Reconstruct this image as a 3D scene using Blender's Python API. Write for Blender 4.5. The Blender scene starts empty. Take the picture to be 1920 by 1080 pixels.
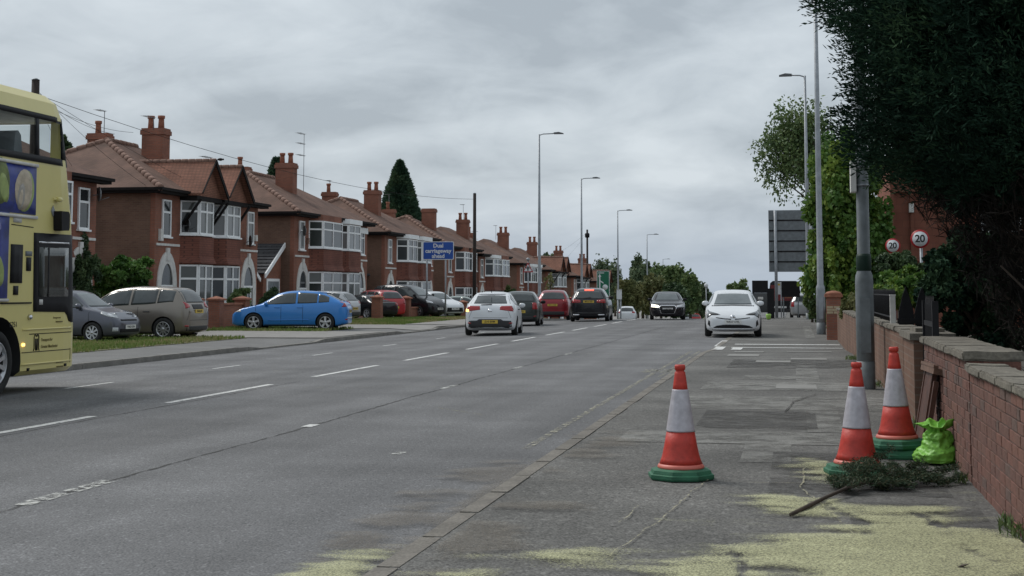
import bpy, bmesh, math, random
import numpy as np
from mathutils import Vector, Matrix, noise
from mathutils.bvhtree import BVHTree
random.seed(7); RNG = np.random.default_rng(7)
S = bpy.context.scene
COL = S.collection
R = math.radians
# ---------------------------------------------------------------- camera
FPX, CAMH, HOR = 2780.0, 1.45, 545.0
PITCH = R(5.0)
YAW = math.atan(530 * math.cos(PITCH) / FPX)
PPY = HOR - FPX * math.tan(PITCH)
cam_d = bpy.data.cameras.new('camera'); cam = bpy.data.objects.new('camera', cam_d); COL.objects.link(cam)
cam_d.sensor_width = 36.0; cam_d.lens = 36.0 * FPX / 1920
cam_d.shift_y = -(540 - PPY) / 1920
cam_d.clip_start = 0.1; cam_d.clip_end = 5000
cam.location = (0, 0, CAMH); cam.rotation_euler = (math.pi / 2 + PITCH, 0, YAW)
S.camera = cam
S.render.resolution_x, S.render.resolution_y = 1024, 576
# ---------------------------------------------------------------- sky and sun
W = bpy.data.worlds.new('World'); S.world = W; W.use_nodes = True
def sky():
    n, l = W.node_tree.nodes, W.node_tree.links
    n.clear()
    out = n.new('ShaderNodeOutputWorld'); bg = n.new('ShaderNodeBackground'); bg.inputs[1].default_value = 0.1
    st = n.new('ShaderNodeTexSky'); st.sky_type = 'NISHITA'; st.sun_disc = False
    st.sun_elevation = R(48); st.sun_rotation = R(-60); st.dust_density = 3
    tc = n.new('ShaderNodeTexCoord'); sep = n.new('ShaderNodeSeparateXYZ'); l.new(tc.outputs['Generated'], sep.inputs[0])
    def math_(op, a, b, clamp=False):
        m = n.new('ShaderNodeMath'); m.operation = op; m.use_clamp = clamp
        for i, v in enumerate((a, b)):
            if v is None: continue
            if isinstance(v, (int, float)): m.inputs[i].default_value = v
            else: l.new(v, m.inputs[i])
        return m.outputs[0]
    zz = math_('ADD', math_('MAXIMUM', sep.outputs[2], 0.0), 0.30)
    cx, cy = math_('DIVIDE', sep.outputs[0], zz), math_('DIVIDE', sep.outputs[1], zz)
    cmb = n.new('ShaderNodeCombineXYZ'); l.new(cx, cmb.inputs[0]); l.new(cy, cmb.inputs[1])
    def nz(scale, det, rough, dist, off):
        mp = n.new('ShaderNodeMapping'); mp.inputs[1].default_value = off; l.new(cmb.outputs[0], mp.inputs[0])
        t = n.new('ShaderNodeTexNoise'); t.inputs['Scale'].default_value = scale; t.inputs['Detail'].default_value = det
        t.inputs['Roughness'].default_value = rough; t.inputs['Distortion'].default_value = dist
        l.new(mp.outputs[0], t.inputs[0]); return t.outputs[0]
    a = nz(1.7, 6, 0.52, 0.6, (3.6, 0.4, 0)); b = nz(5.5, 5, 0.55, 0.5, (7.7, 1.9, 4))
    f = math_('ADD', math_('MULTIPLY', a, 0.68), math_('MULTIPLY', b, 0.32))
    rp = n.new('ShaderNodeValToRGB'); l.new(f, rp.inputs[0])
    e = rp.color_ramp.elements
    e[0].position = 0.39; e[0].color = (0.375, 0.42, 0.46, 1)
    e[1].position = 0.63; e[1].color = (0.625, 0.675, 0.71, 1)
    m = e.new(0.5); m.color = (0.50, 0.55, 0.59, 1)
    # blue-grey towards the horizon all the way round
    hz = n.new('ShaderNodeMapRange'); l.new(sep.outputs[2], hz.inputs[0])
    hz.inputs[1].default_value = -0.01; hz.inputs[2].default_value = 0.075; hz.inputs[3].default_value = 0.75; hz.inputs[4].default_value = 0
    mix = n.new('ShaderNodeMix'); mix.data_type = 'RGBA'; l.new(hz.outputs[0], mix.inputs[0]); l.new(rp.outputs[0], mix.inputs[6])
    mix.inputs[7].default_value = (0.34, 0.405, 0.50, 1)
    sc = n.new('ShaderNodeMix'); sc.data_type = 'RGBA'; sc.blend_type = 'MULTIPLY'; sc.inputs[0].default_value = 1
    l.new(mix.outputs[2], sc.inputs[6]); sc.inputs[7].default_value = (8.4, 8.5, 8.6, 1)
    fin = n.new('ShaderNodeMix'); fin.data_type = 'RGBA'; fin.inputs[0].default_value = 0.06
    l.new(sc.outputs[2], fin.inputs[6]); l.new(st.outputs[0], fin.inputs[7])
    l.new(fin.outputs[2], bg.inputs[0]); l.new(bg.outputs[0], out.inputs[0])
sky()
sd = bpy.data.lights.new('sun', 'SUN'); sd.energy = 1.5; sd.angle = R(22); sd.color = (1, 0.97, 0.93)
sun = bpy.data.objects.new('sun', sd); COL.objects.link(sun); sun.rotation_euler = (R(42), 0, R(-120))
S.view_settings.view_transform = 'Standard'; S.view_settings.look = 'None'
S.view_settings.exposure = 0.38; S.view_settings.gamma = 1
# ---------------------------------------------------------------- pixel -> direction helpers
_fw = Vector((-math.sin(YAW) * math.cos(PITCH), math.cos(YAW) * math.cos(PITCH), math.sin(PITCH)))
_rt = Vector((math.cos(YAW), math.sin(YAW), 0)); _up = _rt.cross(_fw)
def ray(px, py): return _fw * FPX + _rt * (px - 960) - _up * (py - PPY)
def onz(px, py, z=0.0):
    d = ray(px, py); t = (z - CAMH) / d.z; return Vector((0, 0, CAMH)) + d * t
def onx(px, py, X):
    d = ray(px, py); return Vector((0, 0, CAMH)) + d * (X / d.x)
def ony(px, py, Y):
    d = ray(px, py); return Vector((0, 0, CAMH)) + d * (Y / d.y)
def gz(y):                       # the road is level, then falls away beyond a crest
    if y < 70: return 0.0
    if y < 90: return -0.0006 * (y - 70) ** 2
    if y < 250: return -0.24 - 0.024 * (y - 90)
    return -4.08
def roadz(x): return 0.0 if x > -8 else -0.1 * (-8 - x) / 5.9
# ---------------------------------------------------------------- materials
def M(name, col, rough=0.6, var=0.12, scale=4.0, bump=0.0, bscale=60.0, metal=0.0, spec=0.5, coat=0.0, col2=None, detail=5, fine=0.0, emit=None, trans=0.0):
    m = bpy.data.materials.new(name); m.use_nodes = True
    n, l = m.node_tree.nodes, m.node_tree.links; p = n['Principled BSDF']
    p.inputs['Roughness'].default_value = rough; p.inputs['Metallic'].default_value = metal
    p.inputs['Specular IOR Level'].default_value = spec; p.inputs['Coat Weight'].default_value = coat
    p.inputs['Coat Roughness'].default_value = 0.04
    tc = n.new('ShaderNodeTexCoord')
    t = n.new('ShaderNodeTexNoise'); t.inputs['Scale'].default_value = scale; t.inputs['Detail'].default_value = detail; t.inputs['Roughness'].default_value = 0.6
    l.new(tc.outputs['Object'], t.inputs[0])
    c2 = col2 or tuple(c * (1 - var) for c in col); c1 = col if col2 else tuple(min(1, c * (1 + var)) for c in col)
    r = n.new('ShaderNodeValToRGB'); e = r.color_ramp.elements
    e[0].position = 0.33; e[0].color = (*c2, 1); e[1].position = 0.67; e[1].color = (*c1, 1)
    l.new(t.outputs[0], r.inputs[0]); c = r.outputs[0]
    if fine:
        t2 = n.new('ShaderNodeTexNoise'); t2.inputs['Scale'].default_value = bscale; t2.inputs['Detail'].default_value = 3; l.new(tc.outputs['Object'], t2.inputs[0])
        r2 = n.new('ShaderNodeValToRGB'); q = r2.color_ramp.elements
        q[0].position = 0.3; q[0].color = (1 - fine,) * 3 + (1,); q[1].position = 0.7; q[1].color = (1 + fine,) * 3 + (1,)
        l.new(t2.outputs[0], r2.inputs[0])
        mx = n.new('ShaderNodeMix'); mx.data_type = 'RGBA'; mx.blend_type = 'MULTIPLY'; mx.inputs[0].default_value = 1
        l.new(c, mx.inputs[6]); l.new(r2.outputs[0], mx.inputs[7]); c = mx.outputs[2]
    l.new(c, p.inputs['Base Color'])
    if bump:
        b = n.new('ShaderNodeBump'); b.inputs['Strength'].default_value = bump; b.inputs['Distance'].default_value = 0.01
        t3 = n.new('ShaderNodeTexNoise'); t3.inputs['Scale'].default_value = bscale; t3.inputs['Detail'].default_value = 4
        l.new(tc.outputs['Object'], t3.inputs[0]); l.new(t3.outputs[0], b.inputs['Height']); l.new(b.outputs[0], p.inputs['Normal'])
    if emit:
        p.inputs['Emission Color'].default_value = (*emit[:3], 1); p.inputs['Emission Strength'].default_value = emit[3]
    if trans: p.inputs['Transmission Weight'].default_value = trans
    return m
def brickmat(name, c1, c2, mortar, bw, rh, msize=0.008, rough=0.85, zscale=1.0, bias=0.0, bump=0.4, patch=0.25):
    m = bpy.data.materials.new(name); m.use_nodes = True
    n, l = m.node_tree.nodes, m.node_tree.links; p = n['Principled BSDF']; p.inputs['Roughness'].default_value = rough
    p.inputs['Specular IOR Level'].default_value = 0.25
    tc = n.new('ShaderNodeTexCoord'); sp = n.new('ShaderNodeSeparateXYZ'); l.new(tc.outputs['Object'], sp.inputs[0])
    ad = n.new('ShaderNodeMath'); ad.operation = 'ADD'; l.new(sp.outputs[0], ad.inputs[0]); l.new(sp.outputs[1], ad.inputs[1])
    zm = n.new('ShaderNodeMath'); zm.operation = 'MULTIPLY'; zm.inputs[1].default_value = zscale; l.new(sp.outputs[2], zm.inputs[0])
    cb = n.new('ShaderNodeCombineXYZ'); l.new(ad.outputs[0], cb.inputs[0]); l.new(zm.outputs[0], cb.inputs[1])
    b = n.new('ShaderNodeTexBrick'); l.new(cb.outputs[0], b.inputs[0])
    b.inputs['Color1'].default_value = (*c1, 1); b.inputs['Color2'].default_value = (*c2, 1); b.inputs['Mortar'].default_value = (*mortar, 1)
    b.inputs['Scale'].default_value = 1; b.inputs['Mortar Size'].default_value = msize; b.inputs['Bias'].default_value = bias
    b.inputs['Brick Width'].default_value = bw; b.inputs['Row Height'].default_value = rh
    t = n.new('ShaderNodeTexNoise'); t.inputs['Scale'].default_value = 0.9; t.inputs['Detail'].default_value = 7; l.new(tc.outputs['Object'], t.inputs[0])
    r = n.new('ShaderNodeValToRGB'); e = r.color_ramp.elements
    e[0].position = 0.3; e[0].color = (1 - patch,) * 3 + (1,); e[1].position = 0.7; e[1].color = (1 + patch * 0.6,) * 3 + (1,)
    l.new(t.outputs[0], r.inputs[0])
    mx = n.new('ShaderNodeMix'); mx.data_type = 'RGBA'; mx.blend_type = 'MULTIPLY'; mx.inputs[0].default_value = 1
    l.new(b.outputs[0], mx.inputs[6]); l.new(r.outputs[0], mx.inputs[7]); l.new(mx.outputs[2], p.inputs['Base Color'])
    bp = n.new('ShaderNodeBump'); bp.inputs['Strength'].default_value = bump; bp.inputs['Distance'].default_value = 0.01; bp.invert = True
    l.new(b.outputs['Fac'], bp.inputs['Height']); l.new(bp.outputs[0], p.inputs['Normal'])
    return m
def leafmat(name, c1, c2, c3, rough=0.6, trans=0.15, spec=0.3):
    m = bpy.data.materials.new(name); m.use_nodes = True
    n, l = m.node_tree.nodes, m.node_tree.links; p = n['Principled BSDF']; p.inputs['Roughness'].default_value = rough
    p.inputs['Specular IOR Level'].default_value = spec
    at = n.new('ShaderNodeAttribute'); at.attribute_name = 'tint'
    r = n.new('ShaderNodeValToRGB'); e = r.color_ramp.elements
    e[0].color = (*c1, 1); e[1].color = (*c3, 1); k = e.new(0.5); k.color = (*c2, 1)
    l.new(at.outputs['Fac'], r.inputs[0]); l.new(r.outputs[0], p.inputs['Base Color'])
    if trans:
        tr = n.new('ShaderNodeBsdfTranslucent'); l.new(r.outputs[0], tr.inputs[0])
        ms = n.new('ShaderNodeMixShader'); ms.inputs[0].default_value = trans
        l.new(p.outputs[0], ms.inputs[1]); l.new(tr.outputs[0], ms.inputs[2]); l.new(ms.outputs[0], n['Material Output'].inputs[0])
    return m
def paintmat(name, col, wear, under=(0.11, 0.11, 0.112)):
    m = M(name, col, 0.7, 0.08, 8); n, l = m.node_tree.nodes, m.node_tree.links; p = n['Principled BSDF']
    src = p.inputs['Base Color'].links[0].from_socket
    tc = n.new('ShaderNodeTexCoord'); t = n.new('ShaderNodeTexNoise'); t.inputs['Scale'].default_value = 9; t.inputs['Detail'].default_value = 8; t.inputs['Roughness'].default_value = 0.75
    l.new(tc.outputs['Object'], t.inputs[0])
    r = n.new('ShaderNodeValToRGB'); e = r.color_ramp.elements; e[0].position = wear - 0.04; e[1].position = wear + 0.06
    e[0].color = (0, 0, 0, 1); e[1].color = (1, 1, 1, 1); l.new(t.outputs[0], r.inputs[0])
    tr = n.new('ShaderNodeBsdfTransparent'); ms = n.new('ShaderNodeMixShader')
    l.new(r.outputs[0], ms.inputs[0]); l.new(tr.outputs[0], ms.inputs[1]); l.new(p.outputs[0], ms.inputs[2])
    l.new(ms.outputs[0], n['Material Output'].inputs[0]); return m
def soften(m, thr, band, scale=3.0):
    n, l = m.node_tree.nodes, m.node_tree.links; p = n['Principled BSDF']; tc = n.new('ShaderNodeTexCoord'); t = n.new('ShaderNodeTexNoise')
    t.inputs['Scale'].default_value = scale; t.inputs['Detail'].default_value = 8; t.inputs['Roughness'].default_value = 0.75; l.new(tc.outputs['Object'], t.inputs[0])
    r = n.new('ShaderNodeMapRange'); r.inputs[1].default_value = thr-band; r.inputs[2].default_value = thr+band; l.new(t.outputs[0], r.inputs[0])
    tr = n.new('ShaderNodeBsdfTransparent'); ms = n.new('ShaderNodeMixShader'); l.new(r.outputs[0], ms.inputs[0]); l.new(tr.outputs[0], ms.inputs[1]); l.new(p.outputs[0], ms.inputs[2]); l.new(ms.outputs[0], n['Material Output'].inputs[0]); return m
def gl(name, c, rough=0.04, var=0.05, spec=0.6): return M(name, c, rough, var, 1.5, spec=spec)
MT = dict(
 brick=brickmat('house brick', (0.31, 0.122, 0.079), (0.245, 0.099, 0.067), (0.215, 0.14, 0.108), 0.225, 0.075),
 brickside=brickmat('common brick', (0.20, 0.115, 0.08), (0.155, 0.09, 0.065), (0.19, 0.135, 0.105), 0.225, 0.075),
 tile=brickmat('roof tile', (0.178, 0.101, 0.074), (0.145, 0.084, 0.063), (0.088, 0.056, 0.045), 0.17, 0.062, 0.006, zscale=1.0, patch=0.35),
 tilered=brickmat('red clay tile', (0.32, 0.15, 0.10), (0.26, 0.12, 0.082), (0.11, 0.06, 0.046), 0.17, 0.075, 0.009, patch=0.3),
 tileslate=brickmat('grey tile', (0.09, 0.09, 0.095), (0.075, 0.075, 0.08), (0.03, 0.03, 0.03), 0.3, 0.13, 0.016),
 hang=brickmat('hung tile', (0.235, 0.092, 0.065), (0.19, 0.076, 0.055), (0.11, 0.052, 0.042), 0.17, 0.1, 0.009),
 ridge=M('ridge tile clay', (0.21, 0.125, 0.095), 0.9, 0.3, 6),
 white=M('white upvc', (0.86, 0.87, 0.87), 0.4, 0.05, 2), stone=M('painted stone', (0.64, 0.63, 0.60), 0.8, 0.12, 5),
 dark=M('dark painted wood', (0.018, 0.016, 0.016), 0.75, 0.2, 5, spec=0.12), black=M('black plastic', (0.014, 0.014, 0.016), 0.55, 0.2, 5, spec=0.2),
 pot=M('terracotta pot', (0.29, 0.115, 0.07), 0.85, 0.25, 8),
 g1=gl('window glass', (0.03, 0.034, 0.036), 0.08), g2=gl('window glass with net', (0.16, 0.165, 0.165), 0.12), g3=gl('window glass with blind', (0.085, 0.09, 0.085), 0.1),
 carglass=gl('car glass', (0.05, 0.06, 0.062), 0.03, 0.3, spec=0.75), carglass2=gl('windscreen glass', (0.12, 0.14, 0.145), 0.03, 0.25, 0.7), tyre=M('tyre rubber', (0.018, 0.018, 0.018), 0.85, 0.2, 20), rim=M('alloy', (0.55, 0.56, 0.58), 0.3, 0.08, 8, metal=0.85),
 well=M('wheel well', (0.01, 0.01, 0.01), 0.9, 0.1), chrome=M('chrome', (0.7, 0.7, 0.72), 0.15, 0.05, metal=1), tail=M('tail lamp', (0.33, 0.012, 0.015), 0.12, 0.1, 20, coat=0.5),
 headd=M('smoked headlamp', (0.16, 0.17, 0.18), 0.12, 0.4, 18, coat=0.5), head=M('headlamp', (0.5, 0.52, 0.54), 0.12, 0.25, 18, coat=0.5), platey=M('yellow plate', (0.62, 0.43, 0.06), 0.4, 0.05), platew=M('white plate', (0.72, 0.72, 0.7), 0.4, 0.05),
 ink=M('black ink', (0.015, 0.015, 0.015), 0.6, 0.1), brake=M('lit brake lamp', (0.6, 0.03, 0.02), 0.3, 0.05, emit=(1, 0.10, 0.06, 2.2)), headlit=M('lit headlamp', (0.8, 0.8, 0.7), 0.2, 0.05, emit=(1, 0.94, 0.75, 2.5)), amber=M('lit indicator', (0.8, 0.35, 0.05), 0.3, 0.05, emit=(1, 0.62, 0.18, 2.2)),
 galv=M('galvanised steel', (0.30, 0.32, 0.34), 0.5, 0.15, 6, metal=0.35), galvd=M('painted grey steel', (0.17, 0.19, 0.20), 0.55, 0.2, 5), wood=M('creosoted pole', (0.035, 0.026, 0.022), 0.9, 0.3, 8),
 lantern=M('lantern grey', (0.12, 0.125, 0.13), 0.5, 0.1), concrete=M('concrete', (0.27, 0.26, 0.24), 0.9, 0.2, 3, 0.4, 40), bark=M('bark', (0.06, 0.045, 0.034), 0.9, 0.35, 9, 0.6, 30),
)
# ---------------------------------------------------------------- mesh helpers
class MB:
    def __init__(s): s.v = []; s.f = []; s.m = []; s.sm = []
    def add(s, v, f, mi=0, smooth=False):
        o = len(s.v); s.v += [tuple(p) for p in v]
        for q in f: s.f.append([i + o for i in q]); s.m.append(mi); s.sm.append(smooth)
        return s
    def box(s, x0, x1, y0, y1, z0, z1, mi=0):
        return s.add([(x0,y0,z0),(x1,y0,z0),(x1,y1,z0),(x0,y1,z0),(x0,y0,z1),(x1,y0,z1),(x1,y1,z1),(x0,y1,z1)],
                     [(3,2,1,0),(4,5,6,7),(0,1,5,4),(1,2,6,5),(2,3,7,6),(3,0,4,7)], mi)
    def bar(s, o, d, n, u0, u1, z0, z1, n0, n1, mi=0):
        o, d, n = Vector(o), Vector(d), Vector(n); P = []
        for z in (z0, z1):
            for u, m in ((u0,n0),(u1,n0),(u1,n1),(u0,n1)): P.append(o + d*u + n*m + Vector((0,0,z)))
        return s.add(P, [(3,2,1,0),(4,5,6,7),(0,1,5,4),(1,2,6,5),(2,3,7,6),(3,0,4,7)], mi)
    def prism(s, poly, lo, hi, axis='z', mi=0):
        def P(a, b, c): return {'z': (a,b,c), 'y': (a,c,b), 'x': (c,a,b)}[axis]
        n = len(poly); v = [P(a,b,lo) for a,b in poly] + [P(a,b,hi) for a,b in poly]
        return s.add(v, [list(range(n))[::-1], list(range(n, 2*n))] + [(i, (i+1)%n, n+(i+1)%n, n+i) for i in range(n)], mi)
    def tube(s, pts, r, n=8, mi=0, smooth=True, cap=True):
        pts = [Vector(p) for p in pts]; rs = r if isinstance(r, (list, tuple)) else [r]*len(pts); v = []; f = []
        for i, p in enumerate(pts):
            t = (pts[min(i+1, len(pts)-1)] - pts[max(i-1, 0)]).normalized()
            a = t.cross(Vector((0,0,1)) if abs(t.z) < 0.9 else Vector((1,0,0))).normalized(); b = t.cross(a)
            for k in range(n):
                q = 2*math.pi*k/n; v.append(p + (a*math.cos(q) + b*math.sin(q))*rs[i])
        for i in range(len(pts)-1):
            for k in range(n): f.append((i*n+k, i*n+(k+1)%n, (i+1)*n+(k+1)%n, (i+1)*n+k))
        if cap: f += [list(range(n))[::-1], list(range((len(pts)-1)*n, len(pts)*n))]
        return s.add(v, f, mi, smooth)
    def lathe(s, prof, n=16, c=(0,0,0), axis='z', mi=0, smooth=True, jit=None):
        v = []; f = []; c = Vector(c)
        for i, (r, z) in enumerate(prof):
            for k in range(n):
                q = 2*math.pi*k/n; rr = r*(jit(i, k) if jit else 1); a, b = rr*math.cos(q), rr*math.sin(q)
                v.append(c + Vector({'z': (a,b,z), 'y': (a,z,b), 'x': (z,a,b)}[axis]))
        for i in range(len(prof)-1):
            for k in range(n): f.append((i*n+k, i*n+(k+1)%n, (i+1)*n+(k+1)%n, (i+1)*n+k))
        f += [list(range(n))[::-1], list(range((len(prof)-1)*n, len(prof)*n))]
        return s.add(v, f, mi, smooth)
    def mesh(s, name, mats, recalc=True):
        me = bpy.data.meshes.new(name); me.from_pydata(s.v, [], s.f)
        for m in (mats if isinstance(mats, (list, tuple)) else [mats]): me.materials.append(MT[m] if isinstance(m, str) else m)
        me.polygons.foreach_set('material_index', s.m); me.polygons.foreach_set('use_smooth', s.sm)
        if recalc:
            bm = bmesh.new(); bm.from_mesh(me); bmesh.ops.recalc_face_normals(bm, faces=bm.faces); bm.to_mesh(me); bm.free()
        me.update(); return me
    def build(s, name, mats, parent=None, loc=(0,0,0), rotz=0.0, recalc=True):
        return put(name, s.mesh(name, mats, recalc), parent, loc, rotz)
def put(name, me, parent=None, loc=(0,0,0), rotz=0.0, rot=None):
    o = bpy.data.objects.new(name, me); COL.objects.link(o); o.parent = parent; o.location = loc
    o.rotation_euler = rot if rot else (0, 0, rotz); return o
def tag(o, label, cat, group=None):
    o['label'] = label; o['category'] = cat
    if group: o['group'] = group
    return o
def thing(name, label, cat, loc=(0,0,0), rotz=0.0, group=None):
    return tag(put(name, None, None, loc, rotz), label, cat, group)
def kind(o, k): o['kind'] = k; return o
def textmesh(txt, size, mat, align='CENTER', spacing=1.0, bold=0.0):
    c = bpy.data.curves.new('lettering', 'FONT'); c.body = txt; c.size = size; c.align_x = align; c.align_y = 'CENTER'; c.space_character = spacing
    c.extrude = 0.001; c.offset = bold; c.resolution_u = 3; c.space_line = 0.95
    o = bpy.data.objects.new('lettering', c); COL.objects.link(o)
    dg = bpy.context.evaluated_depsgraph_get(); me = bpy.data.meshes.new_from_object(o.evaluated_get(dg))
    bpy.data.objects.remove(o); me.materials.clear(); me.materials.append(MT[mat] if isinstance(mat, str) else mat); return me
def letters(txt, size, mat, parent, loc, face='-y', name='lettering', bold=0.0, align='CENTER', spacing=1.0):
    rot = {'-y': (R(90),0,0), '+x': (R(90),0,R(90)), '-x': (R(90),0,R(-90)), '+y': (R(90),0,R(180)), 'up': (0,0,0)}[face]
    return put(name, textmesh(txt, size, mat, align, spacing, bold), parent, loc, rot=rot)
def leaves(name, C, size, mat, parent=None, aspect=0.5, droop=0.0, dirs=None, tint=None, loc=(0,0,0)):
    C = np.asarray(C, dtype=np.float32); N = len(C)
    d = RNG.normal(size=(N,3)) if dirs is None else np.asarray(dirs) + RNG.normal(size=(N,3))*0.45
    d[:,2] -= droop; d /= np.linalg.norm(d, axis=1, keepdims=True) + 1e-9
    e = np.cross(d, RNG.normal(size=(N,3))); e /= np.linalg.norm(e, axis=1, keepdims=True) + 1e-9
    s = size*(0.6 + 0.8*RNG.random((N,1)))
    a, b = d*s, e*s*aspect*0.5
    V = np.empty((N,4,3), np.float32); V[:,0] = C - a*0.5; V[:,1] = C + b; V[:,2] = C + a*0.5; V[:,3] = C - b
    me = bpy.data.meshes.new(name); me.vertices.add(N*4); me.vertices.foreach_set('co', V.ravel())
    me.loops.add(N*4); me.loops.foreach_set('vertex_index', np.arange(N*4, dtype=np.int32))
    me.polygons.add(N); me.polygons.foreach_set('loop_start', np.arange(0, N*4, 4, dtype=np.int32))
    me.update(calc_edges=True)
    t = RNG.random(N) if tint is None else np.clip(np.asarray(tint) + RNG.normal(size=N)*0.16, 0, 1)
    at = me.attributes.new('tint', 'FLOAT', 'POINT'); at.data.foreach_set('value', np.repeat(t, 4).astype(np.float32))
    me.materials.append(mat); return put(name, me, parent, loc)
def clumps(centres, radii, n):
    """n leaf points in fuzzy shells round the clump centres, plus a tint for each clump"""
    c = np.asarray(centres, float); r = np.asarray(radii, float); k = RNG.integers(0, len(c), n)
    d = RNG.normal(size=(n,3)); d /= np.linalg.norm(d, axis=1, keepdims=True)
    rr = r[k][:,None] if r.ndim == 1 else r[k]
    p = c[k] + d*rr*(RNG.random((n,1))**0.45)
    ct = RNG.random(len(c)); return p, ct[k], d
# ================================================================ ground, road, pavements
YS = [-40,-20,-5,0,3,6,9,12,15,18,21,24,27,30,33,35,37,40,45,50,54,57,60,65,70] + list(range(73,100,3)) + list(range(100,260,10)) + [300,400,600,1000,2000]
def sheet(name, xs, ys, zf, mat, parent=None, kd='structure', inset=None):
    mb = MB(); nx = len(xs); v = [(x, y, zf(x, y)) for y in ys for x in xs]
    f = [(j*nx+i, j*nx+i+1, (j+1)*nx+i+1, (j+1)*nx+i) for j in range(len(ys)-1) for i in range(nx-1)]
    mb.add(v, f, 0, True); o = mb.build(name, mat, parent, recalc=False)
    if kd and not parent: o['kind'] = kd
    return o
def asphalt(name, c, fine, patchy=0.12, bs=120):
    return M(name, c, 0.9, patchy, 0.7, 0.5, bs, fine=fine, spec=0.3)
MT['asph'] = asphalt('road asphalt', (0.150, 0.150, 0.152), 0.5, 0.11, 70)
def roadmat(m, strength=0.16):
    n, l = m.node_tree.nodes, m.node_tree.links; p = n['Principled BSDF']; src = p.inputs['Base Color'].links[0].from_socket; tc = n.new('ShaderNodeTexCoord')
    def layer(src, sc, scale, lo, hi, a, b, det=4):
        mp = n.new('ShaderNodeMapping'); mp.inputs[3].default_value = sc; l.new(tc.outputs['Object'], mp.inputs[0])
        t = n.new('ShaderNodeTexNoise'); t.inputs['Scale'].default_value = scale; t.inputs['Detail'].default_value = det; l.new(mp.outputs[0], t.inputs[0])
        r = n.new('ShaderNodeMapRange'); r.inputs[1].default_value = lo; r.inputs[2].default_value = hi; r.inputs[3].default_value = a; r.inputs[4].default_value = b; l.new(t.outputs[0], r.inputs[0])
        x = n.new('ShaderNodeMix'); x.data_type = 'RGBA'; x.blend_type = 'MULTIPLY'; x.inputs[0].default_value = 1; l.new(src, x.inputs[6]); l.new(r.outputs[0], x.inputs[7]); return x.outputs[2]
    s = layer(src, (1, 0.035, 1), 1.1, 0.35, 0.65, 1-strength, 1+strength*0.8)     # lengthways bands worn by wheels
    s = layer(s, (1, 1, 1), 0.35, 0.3, 0.7, 0.86, 1.1, 7)                             # broad blotches
    s = layer(s, (1, 0.6, 1), 26, 0.55, 0.72, 1.0, 1.45, 2)                           # pale chippings
    s = layer(s, (1, 0.6, 1), 31, 0.28, 0.42, 0.6, 1.0, 2)                            # dark voids
    l.new(s, p.inputs['Base Color'])
roadmat(MT['asph'])
MT['asph2'] = asphalt('pavement asphalt', (0.128, 0.125, 0.117), 0.55, 0.2, 75)
roadmat(MT['asph2'], 0.08)
MT['asph3'] = asphalt('far pavement asphalt', (0.165, 0.163, 0.158), 0.35, 0.14)
MT['patch'] = asphalt('reinstated trench', (0.215, 0.212, 0.198), 0.45, 0.16, 75)
MT['patchd'] = asphalt('dark patch', (0.105, 0.103, 0.098), 0.5, 0.16, 75)
soften(MT['patch'], 0.44, 0.13); soften(MT['patchd'], 0.51, 0.10, 1.6)
MT['soil'] = M('soil', (0.05, 0.042, 0.03), 0.95, 0.3, 3, 0.6, 30)
MT['grassbase'] = M('grass soil', (0.085, 0.095, 0.04), 0.95, 0.3, 1.2, 0.5, 25, col2=(0.15, 0.13, 0.07))
MT['kerb'] = M('kerb stone', (0.2, 0.19, 0.172), 0.9, 0.2, 3, 0.4, 50, fine=0.25)
MT['kerbr'] = M('sandy kerb', (0.172, 0.157, 0.135), 0.9, 0.22, 3, 0.4, 50, fine=0.25)
MT['drive'] = M('concrete crossing', (0.24, 0.23, 0.215), 0.9, 0.15, 1.5, 0.4, 50, fine=0.2)
MT['line'] = paintmat('road paint', (0.62, 0.62, 0.60), 0.40)
MT['lineworn'] = paintmat('worn road paint', (0.5, 0.5, 0.47), 0.50)
MT['lineyel'] = paintmat('worn yellow paint', (0.37, 0.35, 0.27), 0.525)
MT['crack'] = M('crack filler', (0.045, 0.043, 0.04), 0.95, 0.2)
MT['sand'] = paintmat('washed sand', (0.25, 0.20, 0.14), 0.46)
far = M('far fields', (0.06, 0.075, 0.035), 0.95, 0.3, 0.02)
sheet('ground', [-1500,-300,-100,-60,-40,-27,-13.9,0,1.6,15,40,100,400,1500], YS, lambda x, y: gz(y) - 0.16, far)
road = sheet('road', [-13.9,-11,-8,-5,-2.05], YS, lambda x, y: gz(y) + roadz(x), 'asph')
def rz(y):                       # right pavement: raised, dropped at the crossing, low beyond
    h = 0.10 if y < 33 else (0.10 - 0.09*(y-33)/4 if y < 37 else (0.01 if y < 54 else min(0.08, 0.01 + 0.07*(y-54)/4)))
    return gz(y) + h
rpav = sheet('right_pavement', [-1.97,-1,0,1.6], YS, lambda x, y: rz(y), 'asph2')
gard = sheet('garden_ground', [1.6,6,20,60], YS, lambda x, y: gz(y) + 0.03, 'soil')
def lz(y): return gz(y) + 0.0
def lkt(y):
    d = 0.0
    if 36.5 < y < 43: d = 0.07*min(1, (y-36.5)/0.9, (43-y)/0.9)
    elif 51.5 < y < 58: d = 0.07*min(1, (y-51.5)/0.9, (58-y)/0.9)
    elif y > 58: d = 0.03
    return gz(y) + 0.012 - d
lpav = sheet('left_pavement', [-16.5,-15.2,-14.05], sorted(set(YS + [12 + 0.9*i for i in range(60)])), lambda x, y: lz(y) if x < -15 else lkt(y) - 0.006, 'asph3')
verge = sheet('grass_verge', [-21.4,-19,-16.5], YS, lambda x, y: lz(y) + 0.012, 'grassbase')
yard = sheet('front_gardens', [-60,-36,-26,-21.4], YS, lambda x, y: lz(y) - 0.004, 'drive')
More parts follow.
